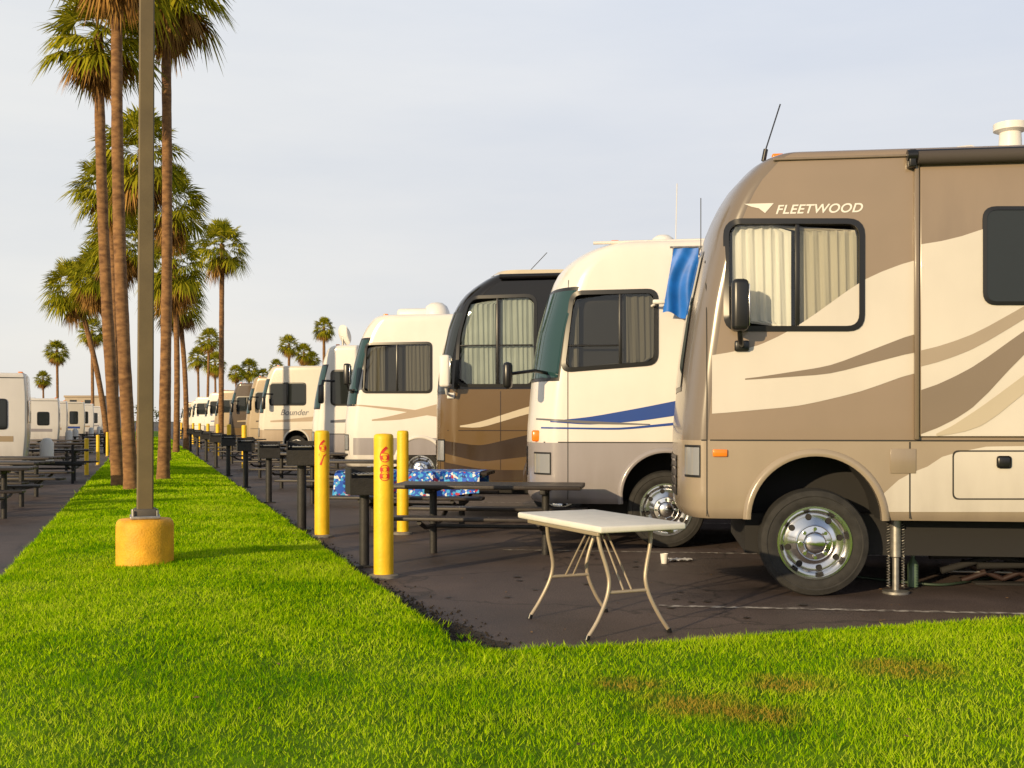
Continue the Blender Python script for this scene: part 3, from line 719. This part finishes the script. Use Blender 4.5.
o=lathe('satellite_dish',[(.001,0),(.15,.02),(.28,.08),(.28,.09),(.15,.035),(.001,.015)],m_whitep,R5.e,'Y',(.6,.75,3.75),24); o.rotation_euler=(.3,0,-.7)
far_rv((-11.77,48.5),3.4,tanp,tanp,m_tint,[(.5,2.0,1.6,2.7)],strip=dkb)
far_rv((-14.97,58),3.45,dkb,brn,m_tint,[(.5,2.0,1.6,2.7)],strip=tanp)
far_rv((-17.9,66),3.3,tanp,bg,m_tint,[(.5,2.0,1.6,2.7)])
far_rv((-21.3,76),3.4,m_white,grayl,m_tint,[(.5,2.0,1.8,2.8),(3,2,4,2.7)],strip=blue)
far_rv((-24.8,85),3.3,m_white,m_white,m_tint,[(.5,2.0,1.8,2.8),(3,2,4,2.7)])
far_rv((-28.0,95),3.2,crmw,bg,m_tint,[(.5,2.0,1.8,2.8)])
far_rv((-33,110),3.3,tanp,bg,m_tint,[(.5,2.0,1.8,2.8)])
far_rv((-38,126),3.3,m_white,bg,m_tint,[(.5,2.0,1.8,2.8)])

# ---- travel trailers on the other side of the lawn
profT=[(.3,.12),(.6,.05),(1.2,0),(2.0,.0),(2.6,.04),(2.9,.1),(3.3,.3)]
def trailer(N,H,col,stripe,L=7.5,zb=.45,rot=22):
    R=RV('travel_trailer',N,L=L,H=H,W=2.4,zb=zb,prof=profT,D=.1,n=3.5,Rr=.06,base=col,seam=zb+.25,lower=grayl,th=0,scale=(-1,1,1)); R.e.rotation_euler=(0,0,math.radians(rot))
    R.front('front_window',40,140,1.4,H-.6,m_tint,.008)
    for (x0,z0,x1,z1) in ((.45,1.3,.85,H-.6),(1.3,1.4,2.3,H-.6),(3.4,1.4,4.3,H-.6),(5.4,1.4,6.2,H-.6)):
        R.window([(x0,z1),(x1,z1),(x1,z0),(x0,z0)],r=.06,px=False,recess=False,frame=.035)
    R.vseam(2.55,.6,H-.3,.02); R.vseam(3.2,.6,H-.3,.02); R.hseam(H-.3,2.55,3.2,.02); R.hseam(H-.12,.1,L-.2,.02)
    R.strip('trailer_stripe',[(.3,1.12),(7,1.22)],[(.3,1.0),(7,1.05)],stripe,px=False)
    R.arch(4.6,.42,.5,trim=m_black); wheel(R.e,4.6,.36,.04,False,'wheel')
    R.roof(ac=(3.2,)); tube('hitch',[(.3,1.2,.5),(-1.1,1.2,.45)],.05,m_dark,R.e)
    lathe('propane_tank',[(.001,0),(.15,.02),(.15,.45),(.08,.55),(.001,.56)],m_whitep,R.e,'Z',(-.35,1.2,.5),16)
    tube('jack_post',[(-.9,1.2,0),(-.9,1.2,.9)],.03,m_dark,R.e)
    R.finish()
trailer((-10.55,24),2.5,m_white,tanp,zb=.36); trailer((-18.9,46),2.4,m_white,grayl); trailer((-22.2,55),2.45,m_white,bg)
trailer((-25.6,66),2.6,crmw,blue); trailer((-30.0,79),2.7,m_white,bg); trailer((-34.6,93),2.7,m_white,grayl); trailer((-40.5,110),2.8,crmw,bg)
trailer((-27.5,50),2.5,m_white,blue); trailer((-33,60),2.6,crmw,tanp)

# ------------------------------------------------------------------ street furniture
def bollard(x,y,h=1.335,r=.092,txt=None):
    e=empty('yellow_bollard',(x,y,0),0)
    lathe('post',[(r,0),(r,h-.05),(r*.97,h-.02),(r*.8,h-.005),(.001,h)],m_yellow,e,'Z',(0,0,0),28,sharp=60)
    lathe('foot_collar',[(r+.05,0),(r+.045,.025),(r+.002,.035)],m_conc,e,'Z',(0,0,0),20)
    for j,ch in enumerate(txt or ''):
        V,Fc=text_geo(ch,.2,1,0,.016); xs=[v[0] for v in V]; cx=(min(xs)+max(xs))/2
        base=math.atan2(-y,-x)+.1
        mobj('stall_number',[((r+.003)*math.cos(base+(v[0]-cx)/r),(r+.003)*math.sin(base+(v[0]-cx)/r),h-.26-.17*j+v[1]) for v in V],Fc,m_redm,e)
    return e
b1=bollard(-1.19,10.2,txt='68')
b2=bollard(-2.375,13.75,txt='67')
b3=bollard(-1.40,14.1,h=1.33,r=.075)
for Y in (33,39,45,52,60,68,78,90):
    dup(b3,(-.2-.3336*(Y-6.82)+.9,Y,0),.4)
for Y in (29,36,45,53,62,72,84): dup(b3,(-4.39-.3336*(Y-9.44)-.3,Y,0),.2,.75)

def picnic():
    e=empty('picnic_table')
    for j in range(4): box('top_plank_%d'%(j+1),(2.05,.178,.045),(0,-.279+j*.186,.745),m_wood,e,.008)
    for sgn in (-1,1):
        for j in range(2): box('bench_plank',(2.05,.125,.04),(0,sgn*(.60+j*.13),.44),m_wood,e,.008)
    for x in (-.62,.62):
        tube('pedestal',[(x,0,0),(x,0,.7)],.042,m_grill,e,12)
        box('top_support',(.06,.68,.05),(x,0,.697),m_grill,e,.006)
        tube('bench_arm',[(x,-.73,.40),(x,-.4,.32),(x,0,.30),(x,.4,.32),(x,.73,.40)],.025,m_grill,e,8)
    tube('stretcher',[(-.62,0,.3),(.62,0,.3)],.022,m_grill,e,8)
    return e
pt=picnic(); pt.location=(-.25,12.0,0); pt.rotation_euler=(0,0,TH)
dup(pt,(-1.30,15.1,0),TH)
for Y in (19.2,23.6,28,32.5,37,42,47,52.5,58,65,72,80,88): dup(pt,(-.30-.3336*(Y-11.9)-.15,Y,0),TH+random.uniform(-.04,.04))
for (x,y) in ((-8.15,16.2),(-8.9,18.6),(-9.7,21.0),(-11.2,26.5),(-12.9,30.2),(-14.4,34.5),(-16.5,40),(-19,49.5),(-22,58)): dup(pt,(x,y,0),random.uniform(-.1,.3))

def cloth():
    m=bpy.data.materials.new('patterned_tablecloth'); m.use_nodes=True; nt=m.node_tree; b=nt.nodes['Principled BSDF']
    v=nt.nodes.new('ShaderNodeTexVoronoi'); v.inputs['Scale'].default_value=30; tc=nt.nodes.new('ShaderNodeTexCoord'); nt.links.new(tc.outputs['Object'],v.inputs['Vector'])
    sp=nt.nodes.new('ShaderNodeSeparateColor'); nt.links.new(v.outputs['Color'],sp.inputs[0])
    r=nt.nodes.new('ShaderNodeValToRGB'); r.color_ramp.interpolation='CONSTANT'; e=r.color_ramp.elements
    e[0].color=(.015,.10,.55,1); e[1].position=.45; e[1].color=(.06,.38,.75,1); x=e.new(.68); x.color=(.70,.72,.75,1); x=e.new(.82); x.color=(.45,.03,.06,1); x=e.new(.90); x.color=(.01,.03,.22,1)
    nt.links.new(sp.outputs[0],r.inputs[0]); nt.links.new(r.outputs[0],b.inputs['Base Color']); b.inputs['Roughness'].default_value=.7
    e=empty('tablecloth',(-1.30,15.1,0),TH); V=[];Fc=[];nx,ny=80,34
    for i in range(nx+1):
        for j in range(ny+1):
            x=-1.32+2.25*i/nx; y=-.70+1.40*j/ny; ov=max(0,abs(y)-.385); z=.775
            yy=y
            if ov>0: z-=ov*(1.0+.12*math.sin(x*5)); yy=math.copysign(.385+.02+.018*math.sin(x*17)*min(1,ov*8)+ov*.12,y)
            xx=x; ovx=max(0,-x-1.04)
            if ovx>0: z-=ovx; xx=-1.05-ovx*.1
            V.append((xx,yy,max(z,.42)+.003*math.sin(x*9+y*7)))
    for i in range(nx):
        for j in range(ny): q=i*(ny+1)+j; Fc.append((q,q+ny+1,q+ny+2,q+1))
    mobj('cloth',V,Fc,m,e,True)
cloth()

def grill():
    e=empty('charcoal_grill'); w=.32
    tube('pedestal',[(0,0,0),(0,0,.72)],.05,m_grill,e,14)
    box('firebox_floor',(w,.34,.015),(0,0,.73),m_grill,e)
    box('firebox_back',(w,.012,.25),(0,.17,.86),m_grill,e); box('firebox_side',(.012,.33,.25),(-w/2,0,.86),m_grill,e); box('firebox_side',(.012,.33,.25),(w/2,0,.86),m_grill,e)
    box('firebox_front',(w,.012,.16),(0,-.17,.81),m_grill,e)
    for j in range(7): tube('grate_bar',[(-.135+j*.045,-.19,.93),(-.135+j*.045,.16,.93)],.006,m_steel,e,6)
    tube('grate_handle',[(-.1,-.19,.93),(-.1,-.27,.93),(.1,-.27,.93),(.1,-.19,.93)],.008,m_steel,e,6)
    box('base_plate',(.2,.2,.015),(0,0,.012),m_grill,e)
    return e
g=grill(); g.location=(-1.47,10.95,0); g.rotation_euler=(0,0,.3)
dup(g,(-2.79,14.6,0),.2,1.2)
for Y in (19.5,24,29,34,39.5,46,53,60): dup(g,(-.2-.3336*(Y-6.82)+.12,Y,0),.3,1.1)

def lamp_post():
    e=empty('street_lamp',(-3.47,10.4,0),0)
    lathe('concrete_base',[(.262,0),(.262,.46),(.255,.50),(.235,.525),(.001,.53)],m_yellow2,e,'Z',(0,0,.0),40,sharp=60)
    box('base_plate',(.27,.27,.03),(0,0,.545),m_steel,e,.005,rot=(0,0,.35))
    box('base_cover',(.2,.2,.07),(0,0,.59),M('dark_cover',(.09,.08,.07),.6),e,.01,rot=(0,0,.35))
    for a in range(4):
        tube('anchor_bolt',[(.155*math.cos(a*1.571+1.13),.155*math.sin(a*1.571+1.13),.55),(.155*math.cos(a*1.571+1.13),.155*math.sin(a*1.571+1.13),.61)],.014,m_steel,e,6)
    V=[];w0,w1=.075,.062;c=.012
    for z,w in ((.62,w0),(9.2,w1)):
        V+=[(w,-w+c,z),(w,w-c,z),(w-c,w,z),(-w+c,w,z),(-w,w-c,z),(-w,-w+c,z),(-w+c,-w,z),(w-c,-w,z)]
    V=[(x+.03*(z-.62)/8.5,y,z) for x,y,z in V]
    o=mobj('pole',V,[(i,(i+1)%8,(i+1)%8+8,i+8) for i in range(8)]+[tuple(range(8,16))],m_pole,e); o.rotation_euler=(0,0,.35)
    tube('lamp_arm',[(0,0,9.1),(0,.0,9.25),(.6,.1,9.3)],.04,m_pole,e)
    box('lamp_head',(.6,.35,.16),(.85,.12,9.3),m_pole,e,.03); box('lamp_lens',(.45,.25,.03),(.85,.12,9.205),m_whitep,e,.01)
lamp_post()

def folding_table():
    e=empty('folding_table',(.605,7.81,0),math.atan2(.93,-.37)-math.pi/2+math.radians(3),scale=(1.05,1.02,1))
    top=M('moulded_table_top',(.72,.70,.64),.5,bump=.12,bscale=120,var=.06,vscale=9)
    box('table_top',(.63,1.24,.045),(0,0,.745),top,e,.014,seg=3)
    for x in (-.27,.27): box('side_rail',(.02,1.05,.03),(x,0,.708),m_tab,e,.004)
    for sgn in (-1,1):
        y=sgn*.40
        for q in (-1,1):
            pts=[(q*.20,y-sgn*.03,.71),(q*.185,y-sgn*.015,.60),(q*.15,y,.47),(q*.135,y+sgn*.01,.37),(q*.16,y+sgn*.02,.26),(q*.23,y+sgn*.03,.12),(q*.305,y+sgn*.03,.012)]
            P=[Vector(p) for p in pts]; out=[]
            for i in range(len(P)-1):
                p0,p1,p2,p3=P[max(i-1,0)],P[i],P[i+1],P[min(i+2,len(P)-1)]
                for t in (0,.25,.5,.75): out.append(.5*((2*p1)+(p2-p0)*t+(2*p0-5*p1+4*p2-p3)*t*t+(3*p1-p0-3*p2+p3)*t**3))
            out.append(P[-1]); tube('leg',out,.0135,m_tab,e,10)
            tube('foot_cap',[(q*.298,y+sgn*.03,.03),(q*.308,y+sgn*.03,0)],.017,m_black,e,10)
        tube('cross_bar',[(-.15,y+sgn*.012,.30),(.15,y+sgn*.012,.30)],.012,m_tab,e)
        tube('top_bar',[(-.27,y-sgn*.03,.71),(.27,y-sgn*.03,.71)],.011,m_tab,e)
        for q in (-.03,.03): tube('folding_brace',[(q,y+sgn*.01,.31),(q*.8,y-sgn*.17,.52),(q*.6,sgn*.06,.71)],.007,m_tab,e,8)
m_tab=M('table_leg_enamel',(.42,.35,.26),.4,.3)
folding_table()

def tarp():
    e=empty('blue_tarp',(0,0,0)); m=M('tarp_plastic',(.01,.15,.60),.5,var=.25,vscale=5); V=[];Fc=[]
    c,s=math.cos(TH),math.sin(TH)
    for i in range(25):
        for j in range(13):
            u=i/24; v=j/12
            lx=1.66+.27*u-.12*v+.10*u*v; lz=3.36-.70*v-.08*u*v+.02*math.sin(u*8)*v; ly=-.30+.028*math.sin(u*10+v*4.5+2*math.sin(v*4))*(.3+v)+.10*v
            V.append((.18+c*lx-s*ly,12.67+s*lx+c*ly,lz))
    for i in range(24):
        for j in range(12): q=i*13+j; Fc.append((q,q+13,q+14,q+1))
    mobj('tarp_sheet',V,Fc,m,e,True)
    def P(lx,ly,lz): return (.18+c*lx-s*ly,12.67+s*lx+c*ly,lz)
    V,Fc=tube_geo([P(1.62,-.30,3.37),P(1.97,-.30,3.37)],.012); mobj('tarp_pole',V,Fc,m_steel,e)
    for q in (1.66,1.94):
        V,Fc=tube_geo([P(q,-.31,3.37),P(q,.02,3.33)],.012); mobj('tarp_bracket',V,Fc,m_steel,e)
tarp()

e=empty('paper_cup',(1.55,11.2,0)); lathe('cup',[(.001,0),(.03,0),(.042,.10),(.038,.10),(.028,.01)],m_whitep,e,'Z',(0,0,0),16)
e=empty('white_towel',(1.62,11.3,0)); V=[];Fc=[]
for i in range(9):
    for j in range(6): V.append((i*.03,j*.03,.01+.02*abs(math.sin(i*1.1+j*.9))))
for i in range(8):
    for j in range(5): q=i*6+j; Fc.append((q,q+6,q+7,q+1))
mobj('towel_fold',V,Fc,m_whitep,e,True)
e=empty('water_bottle',(3.5,9.6,0)); lathe('bottle',[(.001,0),(.045,.005),(.045,.2),(.018,.25),(.018,.28),(.001,.28)],M('green_bottle',(.10,.16,.10),.25),e,'Z',(0,0,0),16)
e=empty('scissor_jack',(4.35,9.75,0),TH)
mr=M('jack_paint',(.03,.016,.014),.5)
for (p,q) in (((-.35,0,.03),(0,0,.16)),((.35,0,.03),(0,0,.16)),((-.35,0,.2),(0,0,.05)),((.35,0,.2),(0,0,.05))): tube('arm',[p,q],.025,mr,e,8)
tube('screw',[(-.5,0,.11),(.45,0,.11)],.012,m_steel,e,8); box('foot',(.5,.14,.02),(0,0,.012),m_dark,e,.004)
e=empty('tool_box',(4.75,9.95,0),TH); box('case',(.5,.25,.22),(0,0,.11),mr,e,.02); box('lid',(.51,.26,.03),(0,0,.235),m_black,e,.008); tube('handle',[(-.1,0,.25),(-.09,0,.29),(.09,0,.29),(.1,0,.25)],.01,m_black,e,8)
e=empty('water_hose'); pts=[]
for t in range(80):
    q=t/79; pts.append((2.6+2.6*q,10.0+.25*math.sin(q*11)-.3*q,.02+.002*math.sin(q*40)))
tube('hose',pts,.012,M('hose_rubber',(.03,.05,.03),.5),e,8)

# ------------------------------------------------------------------ palms
def bark():
    m=bpy.data.materials.new('palm_bark'); m.use_nodes=True; nt=m.node_tree; b=nt.nodes['Principled BSDF']; N=nt.nodes.new; L=nt.links.new
    tc=N('ShaderNodeTexCoord'); mp=N('ShaderNodeMapping'); mp.inputs['Scale'].default_value=(4,4,9); L(tc.outputs['Object'],mp.inputs[0])
    n=N('ShaderNodeTexNoise'); n.inputs['Scale'].default_value=1.5; n.inputs['Detail'].default_value=8; L(mp.outputs[0],n.inputs['Vector'])
    r=N('ShaderNodeValToRGB'); r.color_ramp.elements[0].position=.3; r.color_ramp.elements[1].position=.75
    r.color_ramp.elements[0].color=(.12,.058,.024,1); r.color_ramp.elements[1].color=(.34,.18,.07,1)
    L(n.outputs['Fac'],r.inputs[0]); L(r.outputs[0],b.inputs['Base Color']); b.inputs['Roughness'].default_value=.95
    bp=N('ShaderNodeBump'); bp.inputs['Strength'].default_value=.5; bp.inputs['Distance'].default_value=.03; L(n.outputs['Fac'],bp.inputs['Height']); L(bp.outputs[0],b.inputs['Normal'])
    return m
m_bark=bark()
def leafm(name,c1,c2,tr=.3):
    m=bpy.data.materials.new(name); m.use_nodes=True; nt=m.node_tree; nt.nodes.clear(); N=nt.nodes.new; L=nt.links.new
    out=N('ShaderNodeOutputMaterial'); df=N('ShaderNodeBsdfDiffuse'); t=N('ShaderNodeBsdfTranslucent'); mx=N('ShaderNodeMixShader'); mx.inputs[0].default_value=tr
    g=N('ShaderNodeNewGeometry'); r=N('ShaderNodeValToRGB'); r.color_ramp.elements[0].color=(*c1,1); r.color_ramp.elements[1].color=(*c2,1)
    L(g.outputs['Random Per Island'],r.inputs[0]); L(r.outputs[0],df.inputs[0]); L(r.outputs[0],t.inputs[0]); L(df.outputs[0],mx.inputs[1]); L(t.outputs[0],mx.inputs[2]); L(mx.outputs[0],out.inputs[0]); return m
m_frond=leafm('palm_frond',(.12,.15,.008),(.50,.45,.030),.38); m_dead=leafm('dead_frond',(.20,.10,.03),(.46,.27,.08),.2)
def crown_mesh(seed,ng=50,nd=26):
    r=random.Random(seed); V=[];Fc=[];MI=[]
    def leaf(az,el,pl,Lb,droop,mi,span):
        d=Vector((math.cos(el)*math.cos(az),math.cos(el)*math.sin(az),math.sin(el))); s=Vector((-math.sin(az),math.cos(az),0)); n=d.cross(s)
        roll=r.uniform(-.5,.5); s2=(s*math.cos(roll)+n*math.sin(roll)); n2=d.cross(s2)
        P=d*pl; P.z-=droop*.25*pl
        o=len(V); w=.018; V.extend([s*w,-s*w,P-s*w*.6,P+s*w*.6]); Fc.append((o,o+1,o+2,o+3)); MI.append(mi)
        ns=22
        for i in range(ns):
            be=math.radians(-span+2*span*i/(ns-1)+r.uniform(-3,3)); dr=d*math.cos(be)+s2*math.sin(be); sd=(s2*math.cos(be)-d*math.sin(be))
            ln=Lb*(.72+.28*math.cos(be))*r.uniform(.85,1.1)
            w=.034*Lb*(1.2 if mi else 1.3); fold=n2*(.05*Lb*(1 if i%2 else -1)*.5)
            mid=P+dr*ln*.55+fold; mid.z-=droop*.10*ln
            tip=P+dr*ln; tip.z-=droop*ln*r.uniform(.32,.62)
            o=len(V); V.extend([P,mid+sd*w,tip,mid-sd*w]); Fc.append((o,o+1,o+2,o+3)); MI.append(mi)
    for i in range(ng):
        t=i/ng; el=math.radians(86-125*t**.85+r.uniform(-8,8)); az=i*2.39996+r.uniform(-.2,.2)
        leaf(az,el,r.uniform(.65,.95),r.uniform(.72,.95),.5+.9*t,0,r.uniform(75,105))
    for i in range(nd):
        t=i/nd; el=math.radians(-42-42*t+r.uniform(-6,6)); az=i*2.39996+r.uniform(-.3,.3)
        leaf(az,el,r.uniform(.45,.85),r.uniform(.6,.85),1.2,1,r.uniform(35,60))
    me=bpy.data.meshes.new('crown'); me.from_pydata([tuple(v) for v in V],[],Fc); me.materials.append(m_frond); me.materials.append(m_dead)
    me.polygons.foreach_set('material_index',MI); me.update(); return me
crowns=[crown_mesh(0),crown_mesh(1,44,14),crown_mesh(2),crown_mesh(3,48,18),crown_mesh(4,54,8)]
pcount=0
def palm(bx,by,tx,tz,r0=.17,r1=.13,sc=1.0,bend=.0):
    global pcount
    e=empty('fan_palm_tree',(bx,by,0)); n=60; pts=[];rr=[]
    for i in range(n+1):
        t=i/n; x=(tx-bx)*t+bend*math.sin(math.pi*t)*tz*.1; pts.append((x,0,-.05+(tz+.05)*t))
        rr.append((r0*(1+.35*math.exp(-t*tz/.35))+(r1-r0)*t)*(1+.02*math.sin(i*2.1)+.02*math.sin(i*.7)))
    tube('trunk',pts,rr,m_bark,e,14)
    c=bpy.data.objects.new('crown',crowns[pcount%5]); scene.collection.objects.link(c); c.parent=e; c.location=(tx-bx,0,tz); c.rotation_euler=(0,0,pcount*1.7); c.scale=(sc,sc,sc*(.92+.05*(pcount%4)))
    pcount+=1
def PX(u,Y): return (u-512)/F*Y
def PZ(v,Y): return EYE+(421-v)/F*Y
for (ub,Y,ut,vt,r0,r1,sc,bd) in (
    (119,23,98,32,.125,.10,.82,-.08),(132,21.6,117,-62,.13,.10,.95,-.1),(163,25,165,-28,.13,.10,1.0,.06),
    (139,33,141,150,.13,.10,1.0,.1),(114,37,110,185,.13,.10,.95,.1),(128,41,122,240,.13,.10,1.0,.1),(167,37,169,200,.12,.10,.9,.0),
    (176,47,174,262,.13,.11,1.1,.1),(186,54,178,300,.13,.11,1.0,.2),(109,52,74,285,.14,.11,1.05,.3),(116,50,97,272,.14,.11,1.0,.2),
    (221,60,222,244,.15,.13,1.05,.0),
    (58,120,57,350,.15,.13,1.0,.0),(207,112,209,338,.15,.12,.9,.0),(199,125,198,356,.15,.12,.9,.0),(216,135,215,362,.15,.12,1.0,.0),
    (289,105,289,344,.15,.12,.8,.0),(304,115,304,352,.15,.12,.8,.0),(324,95,324,327,.15,.12,.72,.0),(249,130,249,368,.15,.12,.9,.0),(263,140,263,375,.15,.12,.8,0),
    (93,95,92,330,.15,.12,.9,0),(236,150,236,372,.15,.12,.8,0),(276,150,276,366,.15,.12,.8,0),(312,140,312,358,.15,.12,.8,0),(44,160,43,378,.15,.12,.9,0)):
    palm(PX(ub,Y),Y,PX(ut,Y),PZ(vt,Y),r0,r1,sc,bd)
# unseen palms added behind the camera so their crowns shade the front lawn
for (x,y,h) in ((-29.2,-31.0,9.0),(-27.0,-33.5,9.0),(-25.0,-31.8,8.4)):
    palm(x,y,x+.2,h,.14,.11,1.0,.05)

# ------------------------------------------------------------------ distant things
def tree_row():
    V=[];Fc=[];r=random.Random(3)
    for c in range(150):
        cx=-260+c*3.6+r.uniform(-1.5,1.5); cy=250+r.uniform(-12,12); R=r.uniform(1.6,3.4); h=r.uniform(1.2,3.0)
        for k in range(90):
            a=r.uniform(0,6.28); q=math.sqrt(r.random()); z=r.uniform(-.8,1)
            p=Vector((cx+R*q*math.cos(a),cy+R*q*math.sin(a),max(.1,h+z*h*(1-q*.5)))); o=len(V); s=r.uniform(.25,.6)
            d1=Vector((r.uniform(-1,1),r.uniform(-1,1),r.uniform(-1,1)))*s; d2=Vector((r.uniform(-1,1),r.uniform(-1,1),r.uniform(-1,1)))*s
            V.extend([p-d1,p+d2,p+d1]); Fc.append((o,o+1,o+2))
    mobj('distant_tree_row',V,Fc,leafm('distant_foliage',(.07,.09,.04),(.16,.17,.07)))
tree_row()
def building(x,y,w,d,h,col,roofc):
    e=empty('stucco_building',(x,y,0)); box('walls',(w,d,h),(0,0,h/2),col,e); box('parapet',(w+.3,d+.3,.35),(0,0,h+.18),roofc,e,.03)
    for i in range(int(w/2.5)):
        for zz in ([1.5,4.4] if h>5 else [1.5]):
            box('window',(1.1,.1,1.2),(-w/2+1.4+i*2.5,-d/2-.03,zz),m_tint,e)
    box('door',(1.1,.1,2.1),(w/2-.8,-d/2-.04,1.06),m_dark,e)
st=M('stucco',(.42,.35,.26),.9,var=.08,vscale=1); rf=M('parapet_stucco',(.36,.29,.21),.9)
building(PX(94,190),190,6,10,5.4,st,rf)

# ------------------------------------------------------------------ light, sky, camera
EL=math.radians(13); AZ=math.radians(38)
d=Vector((math.sin(AZ)*math.cos(EL),math.cos(AZ)*math.cos(EL),-math.sin(EL)))
sl=bpy.data.lights.new('sun','SUN'); sl.energy=4.7; sl.angle=math.radians(.6); sl.color=(1,.76,.44)
so=bpy.data.objects.new('sun',sl); scene.collection.objects.link(so); so.rotation_euler=d.to_track_quat('-Z','Y').to_euler()
w=bpy.data.worlds.new('World'); scene.world=w; w.use_nodes=True; nt=w.node_tree; N=nt.nodes.new; L=nt.links.new
bgd=nt.nodes['Background']; bgd.inputs['Strength'].default_value=.1
sk=N('ShaderNodeTexSky'); sk.sky_type='NISHITA'; sk.sun_disc=False; sk.sun_elevation=EL; sk.sun_rotation=math.radians(218); sk.dust_density=1; sk.air_density=1
tc=N('ShaderNodeTexCoord'); mp=N('ShaderNodeMapping'); mp.inputs['Scale'].default_value=(1.2,1.2,6); L(tc.outputs['Generated'],mp.inputs[0])
nz=N('ShaderNodeTexNoise'); nz.inputs['Scale'].default_value=1.6; nz.inputs['Detail'].default_value=7; nz.inputs['Roughness'].default_value=.55; L(mp.outputs[0],nz.inputs['Vector'])
cr=N('ShaderNodeValToRGB'); cr.color_ramp.elements[0].position=.3; cr.color_ramp.elements[1].position=.7
cr.color_ramp.elements[0].color=(.92,.945,.985,1); cr.color_ramp.elements[1].color=(1.07,1.06,1.04,1); L(nz.outputs['Fac'],cr.inputs[0])
sp=N('ShaderNodeSeparateXYZ'); L(tc.outputs['Generated'],sp.inputs[0])
gr=N('ShaderNodeValToRGB'); e=gr.color_ramp.elements
e[0].position=0; e[0].color=(.84,.78,.72,1); e[1].position=1; e[1].color=(.15,.20,.30,1)
x=e.new(.10); x.color=(.77,.77,.79,1); x=e.new(.38); x.color=(.76,.80,.88,1); x=e.new(.55); x.color=(.32,.38,.50,1)
L(sp.outputs['Z'],gr.inputs[0])
wx=N('ShaderNodeMapRange'); wx.inputs['From Min'].default_value=.15; wx.inputs['From Max'].default_value=-.5; wx.inputs['To Min'].default_value=0; wx.inputs['To Max'].default_value=.55; L(sp.outputs['X'],wx.inputs['Value'])
wm=N('ShaderNodeMixRGB'); L(wx.outputs[0],wm.inputs[0]); L(gr.outputs[0],wm.inputs[1]); wm.inputs[2].default_value=(.95,.93,.86,1)
mu=N('ShaderNodeMixRGB'); mu.blend_type='MULTIPLY'; mu.inputs[0].default_value=1; L(wm.outputs[0],mu.inputs[1]); L(cr.outputs[0],mu.inputs[2])
sc_=N('ShaderNodeMixRGB'); sc_.blend_type='MULTIPLY'; sc_.inputs[0].default_value=1; sc_.inputs[2].default_value=(10,10,10,1); L(mu.outputs[0],sc_.inputs[1])
mx=N('ShaderNodeMixRGB'); mx.inputs[0].default_value=.93; L(sk.outputs[0],mx.inputs[1]); L(sc_.outputs[0],mx.inputs[2]); L(mx.outputs[0],bgd.inputs['Color'])
cam=bpy.data.cameras.new('camera'); co=bpy.data.objects.new('camera',cam); scene.collection.objects.link(co); scene.camera=co
co.location=(0,0,EYE); co.rotation_euler=(math.radians(90),0,0); cam.sensor_width=36; cam.lens=F/1024*36; cam.shift_y=37/1024; cam.clip_end=5000
scene.view_settings.view_transform='Standard'; scene.view_settings.look='None'; scene.view_settings.exposure=0
